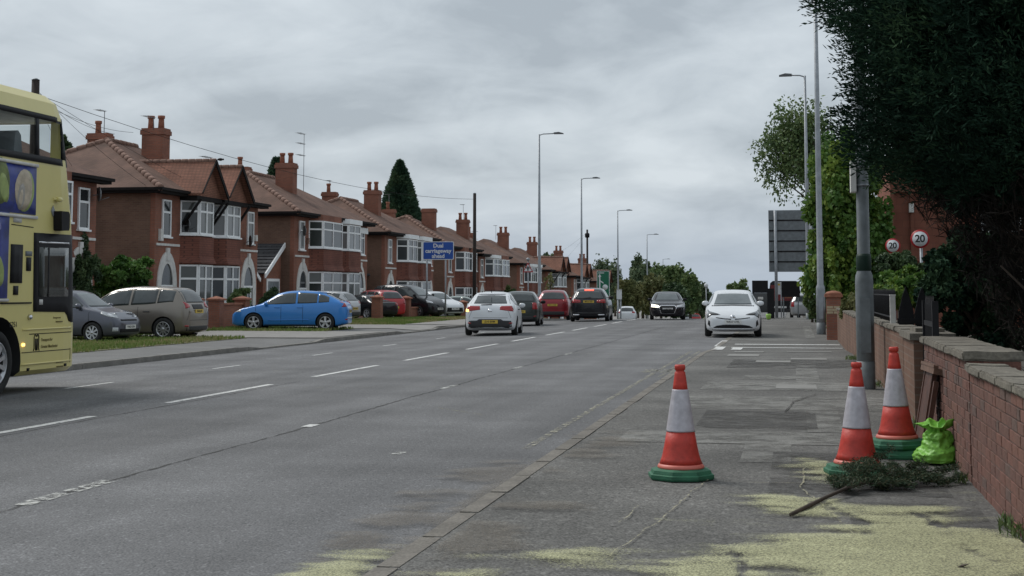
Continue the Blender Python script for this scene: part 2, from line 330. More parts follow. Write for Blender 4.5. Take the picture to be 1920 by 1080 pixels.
# kerb stones, one by one near the camera
def kerb_line(parent, x0, x1, ya, yb, step, topf, lowf, mat, limit):
    y = ya; n = 0
    while y < yb and n < limit:
        e = y + step - 0.006; j = random.uniform(-0.006, 0.006); zt0, zt1 = topf(y), topf(e)
        lo = min(lowf(y), lowf(e)) - 0.12
        v = [(x0+j,y,lo),(x1+j,y,lo),(x1+j,e,lo),(x0+j,e,lo),(x0+j,y,zt0+j*0.4),(x1+j,y,zt0+j*0.4),(x1+j,e,zt1+j*0.4),(x0+j,e,zt1+j*0.4)]
        mb = MB().add(v, [(3,2,1,0),(4,5,6,7),(0,1,5,4),(1,2,6,5),(2,3,7,6),(3,0,4,7)])
        bm = bmesh.new(); me = mb.mesh('kerb_stone', mat); bm.from_mesh(me)
        if y < 40: bmesh.ops.bevel(bm, geom=[q for q in bm.edges if q.verts[0].co.z > zt0 - 0.05 and q.verts[1].co.z > zt0 - 0.05], offset=0.018, segments=2, affect='EDGES')
        bm.to_mesh(me); bm.free(); put('kerb_stone', me, parent); y += step; n += 1
    if y < yb:
        mb = MB(); ys = [y] + [q for q in YS if y < q < yb] + [yb]
        for a, b in zip(ys, ys[1:]):
            lo = lowf(b) - 0.12
            mb.add([(x0,a,lo),(x1,a,lo),(x1,b,lo),(x0,b,lo),(x0,a,topf(a)),(x1,a,topf(a)),(x1,b,topf(b)),(x0,b,topf(b))], [(4,5,6,7),(0,1,5,4),(1,2,6,5),(2,3,7,6),(3,0,4,7)])
        kind(mb.build('kerb_run', mat, parent), 'stuff')
kerb_line(rpav, -2.05, -1.90, -2, 300, 0.915, lambda y: rz(y) + 0.006, lambda y: gz(y), 'kerbr', 62)
kerb_line(lpav, -14.05, -13.9, 12, 300, 0.915, lkt, lambda y: gz(y) - 0.1, 'kerb', 66)
# markings
def mark(x0, x1, y0, y1, mat='line', name='lane_marking', parent=road, dz=0.005, skew=0.0, zf=None):
    zf = zf or (lambda x, y: gz(y) + roadz(x))
    ys = [y0] + [q for q in YS if y0 < q < y1] + [y1]
    mb = MB(); v = []; w = x1 - x0
    for y in ys: v += [(x0 + skew*(y-y0), y, zf(x0,y) + dz), (x1 + skew*(y-y0), y, zf(x1,y) + dz)]
    mb.add(v, [(2*i, 2*i+1, 2*i+3, 2*i+2) for i in range(len(ys)-1)])
    return mb.build(name, mat, parent, recalc=False)
y = 0.3
while y < 86:
    if y + 4 > 6: mark(-8.06, -7.94, y, y + 3.9)
    y += 5.97
for a, b in ((21.3,22.9),(27.2,28.6),(33.2,34.7),(39.2,40.6),(45.3,46.6),(51.4,52.8),(57.6,59)): mark(-11.06, -10.98, a, b)
mark(-5.24, -5.10, 9.4, 10.75, 'lineworn'); mark(-5.2, -5.08, 15.3, 15.6); mark(-5.2, -5.1, 3.4, 4.8, 'lineworn')
for a, b in ((21.5,22.5),(27.4,28.2),(33.4,34.6)): mark(-5.2, -5.1, a, b, 'lineworn')
mark(-3.55, -3.45, 12.9, 13.1, 'lineworn'); mark(-2.50, -2.42, 13.6, 36, 'lineyel'); mark(-2.30, -2.23, 25, 36, 'lineyel')
for x, y in ((-2.72,26.5),(-2.38,26.5)): mark(x, x+0.28, y, y+1.2, 'lineyel')
# right pavement: trench strips, slabs and lines
pz = lambda x, y: rz(y)
PN = [0]
def pm(x0, x1, y0, y1, mat, name='paving_patch', dz=0.004):
    PN[0] += 1; dz = 0.003 + 0.0003*PN[0]
    return mark(x0, x1, y0, y1, mat, name, rpav, dz, zf=pz)
for x0, x1, a, b in ((-1.4,1.1,17.3,19.4),(-1.3,0.9,20.6,22.4),(-0.8,0.3,23.2,24.2),(-0.45,-0.05,12,14.6),(0.1,0.45,14.6,17.2),(0.0,0.35,20.7,28.5),(0.3,0.6,46,58),(-1.6,1.1,13.4,14.5)): pm(x0, x1, a, b, 'patch')
pm(-1.0, 0.2, 14.9, 17.1, 'patchd', dz=0.0055); pm(-0.2, 1.0, 10.2, 12.8, 'patchd', dz=0.0052); pm(0.3, 1.1, 8.2, 9.9, 'patchd', dz=0.0052); pm(-1.2, 1.15, 26.5, 29.7, 'patchd', dz=0.0052)
MT['slab'] = M('pale cover slab', (0.24, 0.235, 0.22), 0.85, 0.12, 5)
for x0, x1, a, b in ((-0.28,0.28,21.0,21.9),(-1.4,-0.75,31.2,32.1),(-1.35,-0.7,33.2,34.3),(-0.75,-0.1,28.6,29.3),(-0.1,0.6,29.8,30.4),(-0.2,0.8,34.2,35)): pm(x0, x1, a, b, 'slab', 'cover_slab', 0.007)
for a, b in ((38.0,38.3),(40.3,40.75)): pm(-1.6, 1.15, a, b, 'line', 'white_line', 0.008)
pm(-2.0, -1.75, 36.2, 38.6, 'line', 'white_block', 0.009); pm(-1.55, -1.3, 36.4, 38.2, 'line', 'white_block', 0.009); mark(-2.08, -1.92, 39, 43.5, 'line', 'white_line', road, 0.016)
# cracks and pale joint lines as thin wandering strips
def crack(pts, w, mat, parent, zf, name='crack', dz=0.0135):
    dz = max(dz, 0.0135) if parent is not road else dz
    P = [Vector((x, y)) for x, y in pts]; Q = []
    for a, b in zip(P, P[1:]):
        k = max(2, int((b-a).length/0.12))
        for i in range(k): Q.append(a.lerp(b, i/k) + Vector((random.uniform(-1,1), random.uniform(-1,1)))*0.012)
    Q.append(P[-1]); mb = MB(); v = []
    for i, q in enumerate(Q):
        t = (Q[min(i+1,len(Q)-1)] - Q[max(i-1,0)]).normalized(); nn = Vector((-t.y, t.x))*w*random.uniform(0.35, 0.65)
        for s in (-1, 1): p = q + nn*s; v.append((p.x, p.y, zf(p.x,p.y) + dz))
    mb.add(v, [(2*i,2*i+1,2*i+3,2*i+2) for i in range(len(Q)-1)]); return mb.build(name, mat, parent, recalc=False)
MT['pale'] = soften(M('pale dust line', (0.33, 0.31, 0.22), 0.95, 0.2, 10), 0.5, 0.06, 11)
crack([(-0.12,16.9),(-0.03,18.5),(0.25,19.9),(0.6,20.3)], 0.012, 'crack', rpav, pz); crack([(-0.95,7.6),(-0.78,9.0),(-0.72,9.9),(-0.6,11)], 0.010, 'pale', rpav, pz, 'joint_line', 0.0065)
crack([(-1.02,8.7),(-0.98,9.4)], 0.008, 'pale', rpav, pz, 'joint_line'); crack([(0.32,8.4),(0.16,9.6),(0.02,10.4),(0.05,11.6)], 0.012, 'pale', rpav, pz, 'joint_line', 0.0065)
crack([(-0.55,10.65),(0.02,10.7)], 0.012, 'pale', rpav, pz, 'joint_line'); crack([(-0.9,13.6),(-0.3,14.7),(0.4,15.2)], 0.010, 'crack', rpav, pz)
for k in range(8): crack([(-3-random.random()*8, 9+k*4.1), (-3.2-random.random()*8, 9.5+k*4.3)], 0.02, 'pale', road, lambda x,y: roadz(x), 'scuff', 0.004)
MT['joint'] = soften(M('open joint', (0.06, 0.058, 0.055), 0.95, 0.2), 0.46, 0.10, 2.2)
crack([(-5.15+random.uniform(-0.025,0.025), 6+2.0*i) for i in range(28)], 0.030, 'joint', road, lambda x, y: roadz(x) + gz(y), 'road_joint', 0.003)
crack([(-7.8+random.uniform(-0.03,0.03), 1+2.0*i) for i in range(12)], 0.022, 'joint', road, lambda x, y: roadz(x) + gz(y), 'road_joint', 0.003)
# crossings on the left
sheet('driveway_crossing', [-21.4,-18,-16.5,-14.06], [43.5,46,48,50.5], lambda x, y: (lz(y) if x < -15 else lkt(y) - 0.006) + 0.02, 'drive')
sheet('driveway_crossing', [-21.4,-18,-16.5,-15.2,-14.06], [55,56,57,58,61], lambda x, y: (lz(y) if x < -15 else lkt(y) - 0.006) + 0.02, 'drive')
sheet('driveway_crossing', [-16.5,-15.2,-14.06], [62,66,70,73,76,80], lambda x, y: (lz(y) if x < -15 else lkt(y) - 0.006) + 0.018, 'drive')
# ---------------------------------------------------------------- sawdust and washed sand strewn over the pavement and gutter
def dust(name, label, col, blobs, xr, yr, lim, bias, seed, tracks=False, step=0.035, wide=(0.76, 1.22)):
    m = M(name, col, 0.95, 0.14, 3, 0.6, 90, fine=0.3); n, l = m.node_tree.nodes, m.node_tree.links; p = n['Principled BSDF']
    at = n.new('ShaderNodeAttribute'); at.attribute_name = 'cover'
    tc = n.new('ShaderNodeTexCoord'); mp = n.new('ShaderNodeMapping'); mp.inputs[3].default_value = (1, 0.55, 1); l.new(tc.outputs['Object'], mp.inputs[0])
    t = n.new('ShaderNodeTexNoise'); t.inputs['Scale'].default_value = 95; t.inputs['Detail'].default_value = 6; t.inputs['Roughness'].default_value = 0.7
    l.new(mp.outputs[0], t.inputs[0])
    k_ = n.new('ShaderNodeMath'); k_.operation = 'MULTIPLY_ADD'; k_.inputs[1].default_value = 1.1; k_.inputs[2].default_value = -0.05; l.new(t.outputs[0], k_.inputs[0])
    s = n.new('ShaderNodeMath'); s.operation = 'ADD'; l.new(at.outputs['Fac'], s.inputs[0]); l.new(k_.outputs[0], s.inputs[1])
    r = n.new('ShaderNodeMapRange'); r.inputs[1].default_value = wide[0]; r.inputs[2].default_value = wide[1]; l.new(s.outputs[0], r.inputs[0])
    tr = n.new('ShaderNodeBsdfTransparent'); ms = n.new('ShaderNodeMixShader'); l.new(r.outputs[0], ms.inputs[0]); l.new(tr.outputs[0], ms.inputs[1]); l.new(p.outputs[0], ms.inputs[2])
    l.new(ms.outputs[0], n['Material Output'].inputs[0])
    xs = np.arange(*xr, step); ys = np.arange(*yr, step); nx = len(xs); v = []; cov = []
    for y in ys:
        for x in xs:
            d = max((1 - math.hypot((x-cx)/rx, (y-cy)/ry))*k for cx, cy, rx, ry, k in blobs)
            nn = noise.fractal((x*1.1+seed, y*1.3, 3.3), 1, 2, 5)*0.7 + noise.fractal((x*1.8, y*5.0+seed, 9.3), 1, 2, 4)*0.45
            tk = 0
            if tracks:
                for x0, sl, wd in ((0.38,0.21,0.07),(0.80,0.16,0.05),(-0.42,0.1,0.04)):
                    if abs((x-x0) + (y-8.6)*sl + 0.03*math.sin(y*4)) < wd*(0.6 + 0.8*max(0, noise.noise((y*1.7, x0, 2)))): tk -= 0.4*max(0, 0.5 + noise.noise((y*2.1, x0*3, 7)))
            c = min(lim, d*0.8 + nn*0.72 + bias + tk) if d > -0.35 else -1
            z = (roadz(x) + 0.02) if x < -2.06 else rz(y) + 0.016
            if -2.08 < x < -1.88: c -= 0.3
            v.append((x, y, z + max(0, c)*0.008)); cov.append(max(-1, c))
    f = []
    for j in range(len(ys)-1):
        for i in range(nx-1):
            q = (j*nx+i, j*nx+i+1, (j+1)*nx+i+1, (j+1)*nx+i)
            if max(cov[k] for k in q) > 0.1 and not (xs[i] < -2.06 <= xs[i+1]): f.append(q)
    used = sorted({k for q in f for k in q}); mq = {k: i for i, k in enumerate(used)}
    me = MB().add([v[k] for k in used], [[mq[k] for k in q] for q in f], 0, True).mesh(name, m, False)
    a = me.attributes.new('cover', 'FLOAT', 'POINT'); a.data.foreach_set('value', [cov[k] for k in used])
    o = put(name, me); kind(o, 'stuff'); tag(o, label, 'dust')
dust('sawdust', 'pale yellow sawdust strewn across the dark pavement', (0.49, 0.485, 0.285), ((0.42,7.9,0.98,2.4,1),(0.05,9.6,0.6,0.75,0.85),(0.8,7.2,0.8,2.4,1),(-2.33,7.6,0.3,0.65,0.95),(-1.25,7.5,0.5,0.55,0.35),(0.25,11.5,0.28,1.0,0.5),(0.1,6.6,0.9,1.6,0.8)), (-3.0,1.19), (4.8,13.2), 0.56, 0.12, 0.0, True)
dust('washed_sand', 'brown sand washed along the gutter by the kerb', (0.21, 0.182, 0.145), ((-2.3,11.7,0.5,0.8,0.9),(-2.08,10,0.22,4.5,0.75),(-1.75,7.5,0.4,2.6,0.6),(-1.7,13,0.3,2.5,0.5),(-2.5,9.3,0.2,1.6,0.45)), (-3.0,-1.1), (5,17), 0.52, 0.20, 5.0, False, 0.05, (0.85, 1.4))
# ---------------------------------------------------------------- grass on the verge
def grass():
    N = 52000; x = RNG.uniform(-21.4, -16.4, N); y = 24 + 76*RNG.random(N)**1.25
    edge = np.array([noise.noise((b*0.9, 0, 0)) for b in y])*0.3; k = (x < -16.5 + edge)
    k &= ~(((y > 43.4) & (y < 50.6) & (x > -20.5 + edge)) | ((y > 54.8) & (y < 61.2) & (x > -19.5)))
    x, y = x[k], y[k]; N = len(x); h = RNG.uniform(0.035, 0.12, N)
    dry = np.array([noise.fractal((a*0.5, b*0.22, 5), 1, 2, 3) for a, b in zip(x, y)])
    dry += np.clip((y-58)/20, 0, 1)*np.clip((x+18.6)/1.5, -0.2, 1)*0.8
    P = np.stack([x, y, np.array([gz(b) for b in y]) + 0.012 + h*0.4], 1)
    mt = leafmat('grass blades', (0.11, 0.18, 0.04), (0.17, 0.225, 0.06), (0.32, 0.27, 0.14), 0.8, 0.2)
    d = np.tile([0, 0, 1.6], (N, 1)); o = leaves('verge_grass', P, 0.13, mt, None, 0.28, dirs=d, tint=np.clip(0.42 + dry*0.75, 0, 1))
    kind(o, 'stuff'); tag(o, 'rough grass of the verge with dry straw-coloured patches', 'grass')
grass()
# ================================================================ houses
GL3 = ('g1', 'g1', 'g3', 'g2')
def window(h, o, d, n, w, z0, z1, lights, transom=0.68, panes=True, glass=None, sill=True, name='window'):
    """white frame: uprights between the lights, a transom, a sill; each light its own panes"""
    mb = MB(); fr = 0.072
    mb.bar(o, d, n, 0, w, z0, z0+fr, 0.0, 0.07); mb.bar(o, d, n, 0, w, z1-fr, z1, 0.0, 0.07)
    tot = sum(lights); u = [0.0]
    for q in lights: u.append(u[-1] + w*q/tot)
    zt = z0 + (z1-z0)*transom
    for i, a in enumerate(u):
        lo, hi = (0, fr*1.1) if i == 0 else ((w-fr*1.1, w) if i == len(u)-1 else (a-fr*0.75, a+fr*0.75))
        mb.bar(o, d, n, lo, hi, z0+fr, z1-fr, 0.0, 0.068)
    if transom:
        for i in range(len(lights)): mb.bar(o, d, n, u[i]+fr*0.7, u[i+1]-fr*0.7, zt-fr*0.6, zt+fr*0.6, 0.0, 0.064)
    if sill: mb.bar(o, d, n, -0.06, w+0.06, z0-0.07, z0-0.001, -0.02, 0.13)
    wn = mb.build(name, 'white', h)
    rng = [(z0+fr, zt-fr*0.6), (zt+fr*0.6, z1-fr)] if transom else [(z0+fr, z1-fr)]
    gm = glass or random.choice(GL3)
    if panes:
        for i in range(len(lights)):
            for a, b in rng:
                MB().bar(o, d, n, u[i]+fr*0.6, u[i+1]-fr*0.6, a-0.005, b+0.005, 0.004, 0.03).build('pane', gm if random.random() < 0.8 else 'g1', wn)
    else: MB().bar(o, d, n, fr*0.6, w-fr*0.6, z0+fr*0.9, z1-fr*0.9, 0.004, 0.03).build('pane', gm, wn)
    return wn
X, NY = (1,0,0), (0,-1,0)
def arch_pts(cx, w, zb, zs, zt, k=8, pw=1.0):
    P = [(cx-w/2, zb), (cx-w/2, zs)]
    for i in range(1, 2*k): 
        t = math.pi*(1 - i/(2*k)); P.append((cx + w/2*math.cos(t), zs + (zt-zs)*math.sin(t)**pw))
    return P + [(cx+w/2, zs), (cx+w/2, zb)]
def doorway(h, cx, detail=True, white=True):
    A = arch_pts(cx, 2.0, 0.05, 1.55, 3.12); B = arch_pts(cx, 1.2, 0.05, 1.6, 2.62); mb = MB(); k = len(A)
    v = [(a,-0.05,b) for a,b in A] + [(a,-0.05,b) for a,b in B] + [(a,0.0,b) for a,b in A] + [(a,0.0,b) for a,b in B]
    for i in range(k-1):
        mb.add([v[i],v[i+1],v[k+i+1],v[k+i],v[2*k+i],v[2*k+i+1],v[3*k+i+1],v[3*k+i]], [(0,1,2,3),(4,5,1,0),(3,2,6,7)])
    mb.box(cx-0.14, cx+0.14, -0.09, -0.002, 2.75, 3.28)
    s = mb.build('door_surround', 'stone', h, recalc=True)
    MB().prism(B, -0.006, 0.012, 'y').build('porch_glass', 'g1', s)
    d = MB().box(cx-0.6, cx+0.6, -0.036, -0.008, 1.62, 1.72).box(cx-0.42, cx+0.42, -0.034, -0.008, 0.1, 1.6).build('door', 'white', h)
    if detail:
        for q in (-0.2, 0.0, 0.2): MB().box(cx+q-0.055, cx+q+0.055, -0.042, -0.033, 0.5, 1.5).build('pane', 'g1', d)
def chimney(h, x, y, zb, zt, w=0.95, dpt=0.62, pots=((-0.22,0),(0.22,0)), ph=0.5, mat='brick'):
    mb = MB().box(x-w/2, x+w/2, y-dpt/2, y+dpt/2, zb, zt-0.3).box(x-w/2-0.06, x+w/2+0.06, y-dpt/2-0.06, y+dpt/2+0.06, zt-0.3, zt-0.1).box(x-w/2-0.02, x+w/2+0.02, y-dpt/2-0.02, y+dpt/2+0.02, zt-0.1, zt)
    c = mb.build('chimney', mat, h)
    for a, b in pots:
        MB().lathe([(0.15,zt-0.02),(0.13,zt+ph*0.55),(0.125,zt+ph*0.75),(0.165,zt+ph*0.78),(0.165,zt+ph),(0.11,zt+ph),(0.10,zt+ph-0.1)], 10, (x+a,y+b,0)).build('chimney_pot', 'pot', c)
    return c
def aerial(h, x, y, z0, z1, d=1.0, kindn=0):
    mb = MB().tube([(x,y,z0),(x,y,z1)], 0.018, 5)
    for q in ((0,) if kindn == 0 else (0, -0.62, -1.35)):
        mb.tube([(x-0.1*d,y,z1+q),(x+1.0*d,y,z1+q-0.02)], 0.014, 4)
        for i in range(5): mb.tube([(x+d*(0.15+0.18*i),y-0.2,z1+q),(x+d*(0.15+0.18*i),y+0.2,z1+q)], 0.007, 4)
    return mb.build('tv_aerial', 'lantern', h)
def dish(h, x, y, z):
    mb = MB().lathe([(0.02,0.0),(0.16,0.02),(0.27,0.07),(0.29,0.1),(0.27,0.085),(0.1,0.035)], 14, (0,0,0), 'y').tube([(0,0,0),(0,0.3,-0.05)], 0.02, 5).tube([(0,0.1,-0.25),(0.03,-0.3,-0.1)], 0.012, 5)
    o = mb.build('satellite_dish', 'lantern', h, (x, y-0.3, z), R(35)); return o
def gable(h, x0, x1, yf, ze, zr, yb, tilem='tilered'):
    cx = (x0+x1)/2; ov = 0.28
    r = MB(); t = 0.1
    for s in (-1, 1):
        xe = cx + s*((x1-x0)/2 + ov*0.4); q = [(cx, yf-ov, zr), (cx, yb, zr), (xe, yb, ze), (xe, yf-ov, ze)]
        r.add(q + [(a,b,c-t) for a,b,c in q], [(0,1,2,3),(7,6,5,4),(0,3,7,4),(1,5,6,2),(2,6,7,3),(0,4,5,1)])
    rr = r.build('gable_roof', tilem, h)
    MB().prism([(x0,ze-0.1),(x1,ze-0.1),(cx,zr-0.16)], yf, yf+0.35, 'y').build('gable_wall', 'tilered', h)
    MB().prism([(x0-0.02,ze-0.3),(x1+0.02,ze-0.3),(x1+0.02,ze-0.1),(x0-0.02,ze-0.1)], yf-0.02, 0.2, 'y').build('gable_beam', 'dark', h)
    b = MB()
    for s in (-1, 1):
        xe = cx + s*((x1-x0)/2 + ov*0.4); yy = yf - ov - 0.05; hb = 0.24 if s > 0 else 0.07
        b.add([(cx,yy,zr+0.03),(xe,yy,ze+0.03),(xe,yy,ze+0.03-hb),(cx,yy,zr+0.03-hb*1.1),(cx,yy+0.05,zr+0.03),(xe,yy+0.05,ze+0.03),(xe,yy+0.05,ze+0.03-hb),(cx,yy+0.05,zr+0.03-hb*1.1)], [(0,1,2,3),(7,6,5,4),(0,4,5,1),(1,5,6,2),(2,6,7,3),(3,7,4,0)])
        br = MB().tube([(cx+s*((x1-x0)/2-0.05), yf+0.62, ze-1.35), (cx+s*((x1-x0)/2-0.1), yf-0.15, ze-0.25)], 0.06, 6); br.build('gable_brace', 'dark', h)
    b.build('bargeboard', 'dark', h)
    mbr = MB(); k = int((yb-yf+ov)/0.33)
    for i in range(k): MB().lathe([(0.10,0),(0.115,0.02),(0.115,0.29),(0.10,0.31)], 8, (cx, yf-ov+i*0.33, zr-0.03), 'y').build('ridge_tile', 'ridge', rr)
def bay(h, x0, x1, detail, hang='hang', fascia=False, glassset=None, lights=(1,1,1)):
    p, s = 0.62, 0.5
    poly = [(x0,0.05),(x0+s,-p),(x1-s,-p),(x1,0.05)]
    MB().prism(poly, -0.1, 5.72, 'z').build('bay', 'brick', h)
    gp = [(x0-0.06,0.05),(x0+s-0.04,-p-0.07),(x1-s+0.04,-p-0.07),(x1+0.06,0.05)]; gq = [(x0-0.16,0.05),(x0+s-0.1,-p-0.18),(x1-s+0.1,-p-0.18),(x1+0.16,0.05)]
    v = [(a,b,3.82) for a,b in gp] + [(a,b,2.95) for a,b in gp] + [(a,b,2.66) for a,b in gq]
    f = [(0,1,2,3)] + [(i,i+1,i+5,i+4) for i in range(3)] + [(i+4,i+5,i+9,i+8) for i in range(3)] + [(8,9,10,11)]
    MB().add(v, f).build('tile_hanging', hang, h)
    if fascia: MB().prism([(x0-0.12,0.02),(x0+s-0.1,-p-0.14),(x1-s+0.1,-p-0.14),(x1+0.12,0.02)], 5.42, 5.7, 'z').build('bay_fascia', 'white', h)
    for z0, z1 in ((0.72, 2.6), (3.92, 5.38)):
        q = glassset or random.choice(GL3)
        L = math.hypot(s, p+0.05); dv = Vector((s, -p-0.05, 0))/L
        window(h, (x0,0.05,0), dv, (dv.y, -dv.x, 0), L, z0, z1, (1,), 0.68, detail, q, name='window')
        window(h, (x0+s,-p,0), X, NY, x1-x0-2*s, z0, z1, lights, 0.68, detail, q)
        dv2 = Vector((s, p+0.05, 0))/L
        window(h, (x1-s,-p,0), dv2, (dv2.y, -dv2.x, 0), L, z0, z1, (1,), 0.68, detail, q)
def hip_roof(h, L, D, ze, zr, ov=0.42, mat='tile', ridges=True, hipf=1.0):
    a = D/2*hipf
    b = [(-ov,-ov),(L+ov,-ov),(L+ov,D+ov),(-ov,D+ov)]; v = [(x,y,ze) for x,y in b] + [(a,D/2,zr),(L-a,D/2,zr)]
    r = MB().add(v, [(0,1,5,4),(1,2,5),(2,3,4,5),(3,0,4),(3,2,1,0)]).build('roof', mat, h)
    MB().box(-ov-0.06, L+ov+0.06, -ov-0.1, -ov, ze-0.1, ze+0.02).box(-ov-0.1, -ov, -ov, D+ov, ze-0.1, ze+0.02).build('gutter', 'dark', h)
    MB().box(-ov+0.01, L+ov-0.01, -ov+0.01, 0.0, ze-0.2, ze-0.005).box(-ov+0.01, -0.002, 0.002, D+ov, ze-0.2, ze-0.005).build('soffit', 'dark', h)
    if ridges:
        def run(p, q):
            p, q = Vector(p), Vector(q); n = int((q-p).length/0.45); dd = (q-p).normalized(); rot = dd.to_track_quat('Y', 'Z').to_euler()
            me = run.me
            for i in range(n): put('ridge_tile', me, r, p + dd*(i*0.45) + Vector((0,0,random.uniform(-0.01,0.015))), rot=rot)
        run.me = MB().lathe([(0.13,0),(0.155,0.03),(0.145,0.36),(0.12,0.42)], 8, (0,0,0), 'y').mesh('ridge_tile', 'ridge')
        run((-ov,-ov,ze-0.02),(a,D/2,zr-0.02)); run((a,D/2,zr-0.01),(L-a,D/2,zr-0.01)); run((-ov,D+ov,ze-0.02),(a,D/2,zr-0.02))
    return r
def house_pair(y, L, label, gabled=False, detail=2, base=None, D=8.8, ze=5.72, zr=8.25, bays=None, seed=0, fasc=(False,False), rear=8.4, tile='tile', xoff=-26.0, pots=2, chx=0.5, side='brickside', roofred=False):
    random.seed(100+seed)
    h = thing('semi_detached_house', label, 'house', (xoff, y, gz(y+L/2) - 0.03 if base is None else base), R(90), 'semi-detached houses along the road')
    MB().box(0, L, 0, D, -0.6, ze-0.02).build('wall', 'brick', h)
    MB().box(-0.012, 0.0, 0.22, D-0.01, -0.6, ze-0.21).build('side_wall', side, h)
    hip_roof(h, L, D, ze, zr, mat=tile, ridges=detail >= 2)
    k = L/12.0; b1 = bays or ((2.72*k, 5.82*k), (6.2*k, 9.3*k)); dt = detail >= 2
    for i, (a, b) in enumerate(b1): bay(h, a, b, dt, fascia=fasc[i], lights=(1,1))
    for cx, nw in ((1.25*k, 0.65*k), (L-1.25*k, L-0.65*k-0.85)):
        window(h, (nw, 0, 0), X, NY, 0.85, 3.75, 5.3, (1,), 0.66, dt)
        doorway(h, cx, dt)
    for a, b in ((0.15, 2.5*k), (L-2.5*k, L-0.05)): MB().box(a, b, -0.04, -0.001, 3.36, 3.46).build('string_course', 'stone', h)
    if gabled:
        for i, (a, b) in enumerate(b1): gable(h, a-0.12, b+0.12, -0.78, ze-0.05, 7.2, 3.6)
    chimney(h, L*chx, 2.75, 6.6, 8.9, 0.75, 1.05, ((0,-0.25),(0,0.25)) if pots == 2 else (), 0.6)
    chimney(h, L*0.70, 6.7, 6.0, 9.0, 0.65, 1.0, ((0,0.1),), 0.62)
    return h
h = house_pair(40.3, 12, 'brick house whose upstairs window shows right beside the bus front', seed=0)
aerial(h, 8.4, 6.4, 8.6, 9.9, 0.6)
h1 = house_pair(57.6, 12, 'brick semi pair with two tile-hung front gables and dark bargeboards', True, 2, seed=1, bays=((2.62,5.15),(5.75,8.4)))
MB().box(0.35, 0.62, -0.12, -0.002, 3.55, 4.05).build('alarm_box', 'stone', h1); MB().box(11.5, 11.72, -0.12, -0.002, 3.9, 4.2).build('alarm_box', 'stone', h1)
dish(h1, 2.7, -0.1, 4.3); dish(h1, 10.2, -0.1, 3.85); dish(h, 11.6, -0.1, 5.1)
aerial(h1, 8.6, 6.6, 8.9, 10.1, -0.9); aerial(h1, 5.6, 2.7, 8.6, 9.35, -1.1); aerial(h1, 11.2, 2.2, 6.6, 8.0, -1.2, 0)
h2 = house_pair(75.05, 13.7, 'brick semi pair with diamond-leaded bays and grey-roofed garage against its side', False, 2, seed=2, bays=((2.45,6.9),(7.15,10.5)), fasc=(False,True), chx=0.47, tile='tile')
dish(h2, 0.75, -0.1, 4.75); MB().box(1.95, 2.2, -0.12, -0.002, 4.1, 4.42).build('alarm_box', 'ridge', h2)
MB().box(11.0, 13.5, -0.12, -0.001, 5.05, 5.4).build('window_head', 'white', h2); aerial(h2, 13.2, 4, 7, 11.3, -1.3, 2)
h3 = house_pair(92.8, 13.2, 'brick semi pair behind the blue road sign with white roofline over its bays', False, 2, seed=3, fasc=(True,True), tile='tile')
h4 = house_pair(110.2, 11, 'brick semi pair just before the tall dark telegraph pole', False, 2, seed=4, pots=0, bays=((3.0,5.6),(5.9,8.4)))
h5 = house_pair(122.0, 12.2, 'brick semi pair just beyond the tall dark telegraph pole with twin white bays', False, 1, seed=5, fasc=(True,False), bays=((2.6,6.3),(6.5,10.6)))
h6 = house_pair(140.5, 12.3, 'brick semi pair behind the triangular warning sign', False, 1, seed=6, fasc=(True,True))
h7 = house_pair(157.2, 12.5, 'gabled brick semi pair with white panelled porch, behind the red car', True, 1, seed=7)
MB().box(3.6, 5.2, -0.95, -0.8, 0.2, 2.9).build('porch_panel', 'white', h7)
h8 = house_pair(176, 12.5, 'gabled brick semi pair beyond the white panelled porch', True, 1, seed=8)
h9 = house_pair(197, 12.5, 'gabled brick semi pair behind the green direction sign', True, 1, seed=9)
for o, x, y, z in ((h3,9.2,6.7,9.8),(h4,7.7,6.7,10.2),(h5,6,2.7,10.2),(h6,6.1,3.5,9.6)): aerial(o, x, y, 8.2, z, -0.7)
# garages in the gaps
g = thing('garage', 'brick side garage with grey tiled lean-to roof and white bargeboard', 'garage', (-26.7, 70.6, -0.03), R(90))
MB().prism([(1.75,-0.4),(4.42,-0.4),(4.42,3.85),(1.75,2.32)], 0, 5.5, 'y').build('wall', 'brick', g)
def slab(x0, z0, x1, z1, ya, yb, th): return MB().prism([(x0,z0),(x1,z1),(x1,z1+th),(x0,z0+th)], ya, yb, 'y')
rf = MB(); n_ = 9
for k in range(n_): # lapped tile courses
    a, b = k/n_, (k+1)/n_; rf.prism([(1.5+2.9*a,2.28+1.62*a+0.05),(1.5+2.9*b+0.03,2.28+1.62*b+0.02),(1.5+2.9*b+0.03,2.28+1.62*b+0.07),(1.5+2.9*a,2.28+1.62*a+0.12)], -0.18, 5.6, 'y')
rf.build('roof', 'tileslate', g)
slab(1.45, 2.12, 4.40, 3.77, -0.26, -0.19, 0.24).build('bargeboard', 'white', g)
d = MB().box(2.2, 4.1, -0.06, -0.002, -0.05, 2.1).build('garage_door_frame', 'white', g); MB().box(2.34, 3.96, -0.07, -0.055, -0.05, 1.96).build('garage_door', 'galvd', d)
pc = thing('side_porch', 'low porch with white gable panel between the gabled pair and garage', 'porch', (-26.9, 69.66, -0.03), R(90))
MB().prism([(0.0,-0.3),(1.9,-0.3),(1.9,2.1),(0.0,2.1)], 0, 3.0, 'y').build('wall', 'brick', pc); MB().prism([(0.0,2.105),(1.95,2.105),(0.0,3.15)], -0.04, 0.04, 'y').build('gable_panel', 'white', pc)
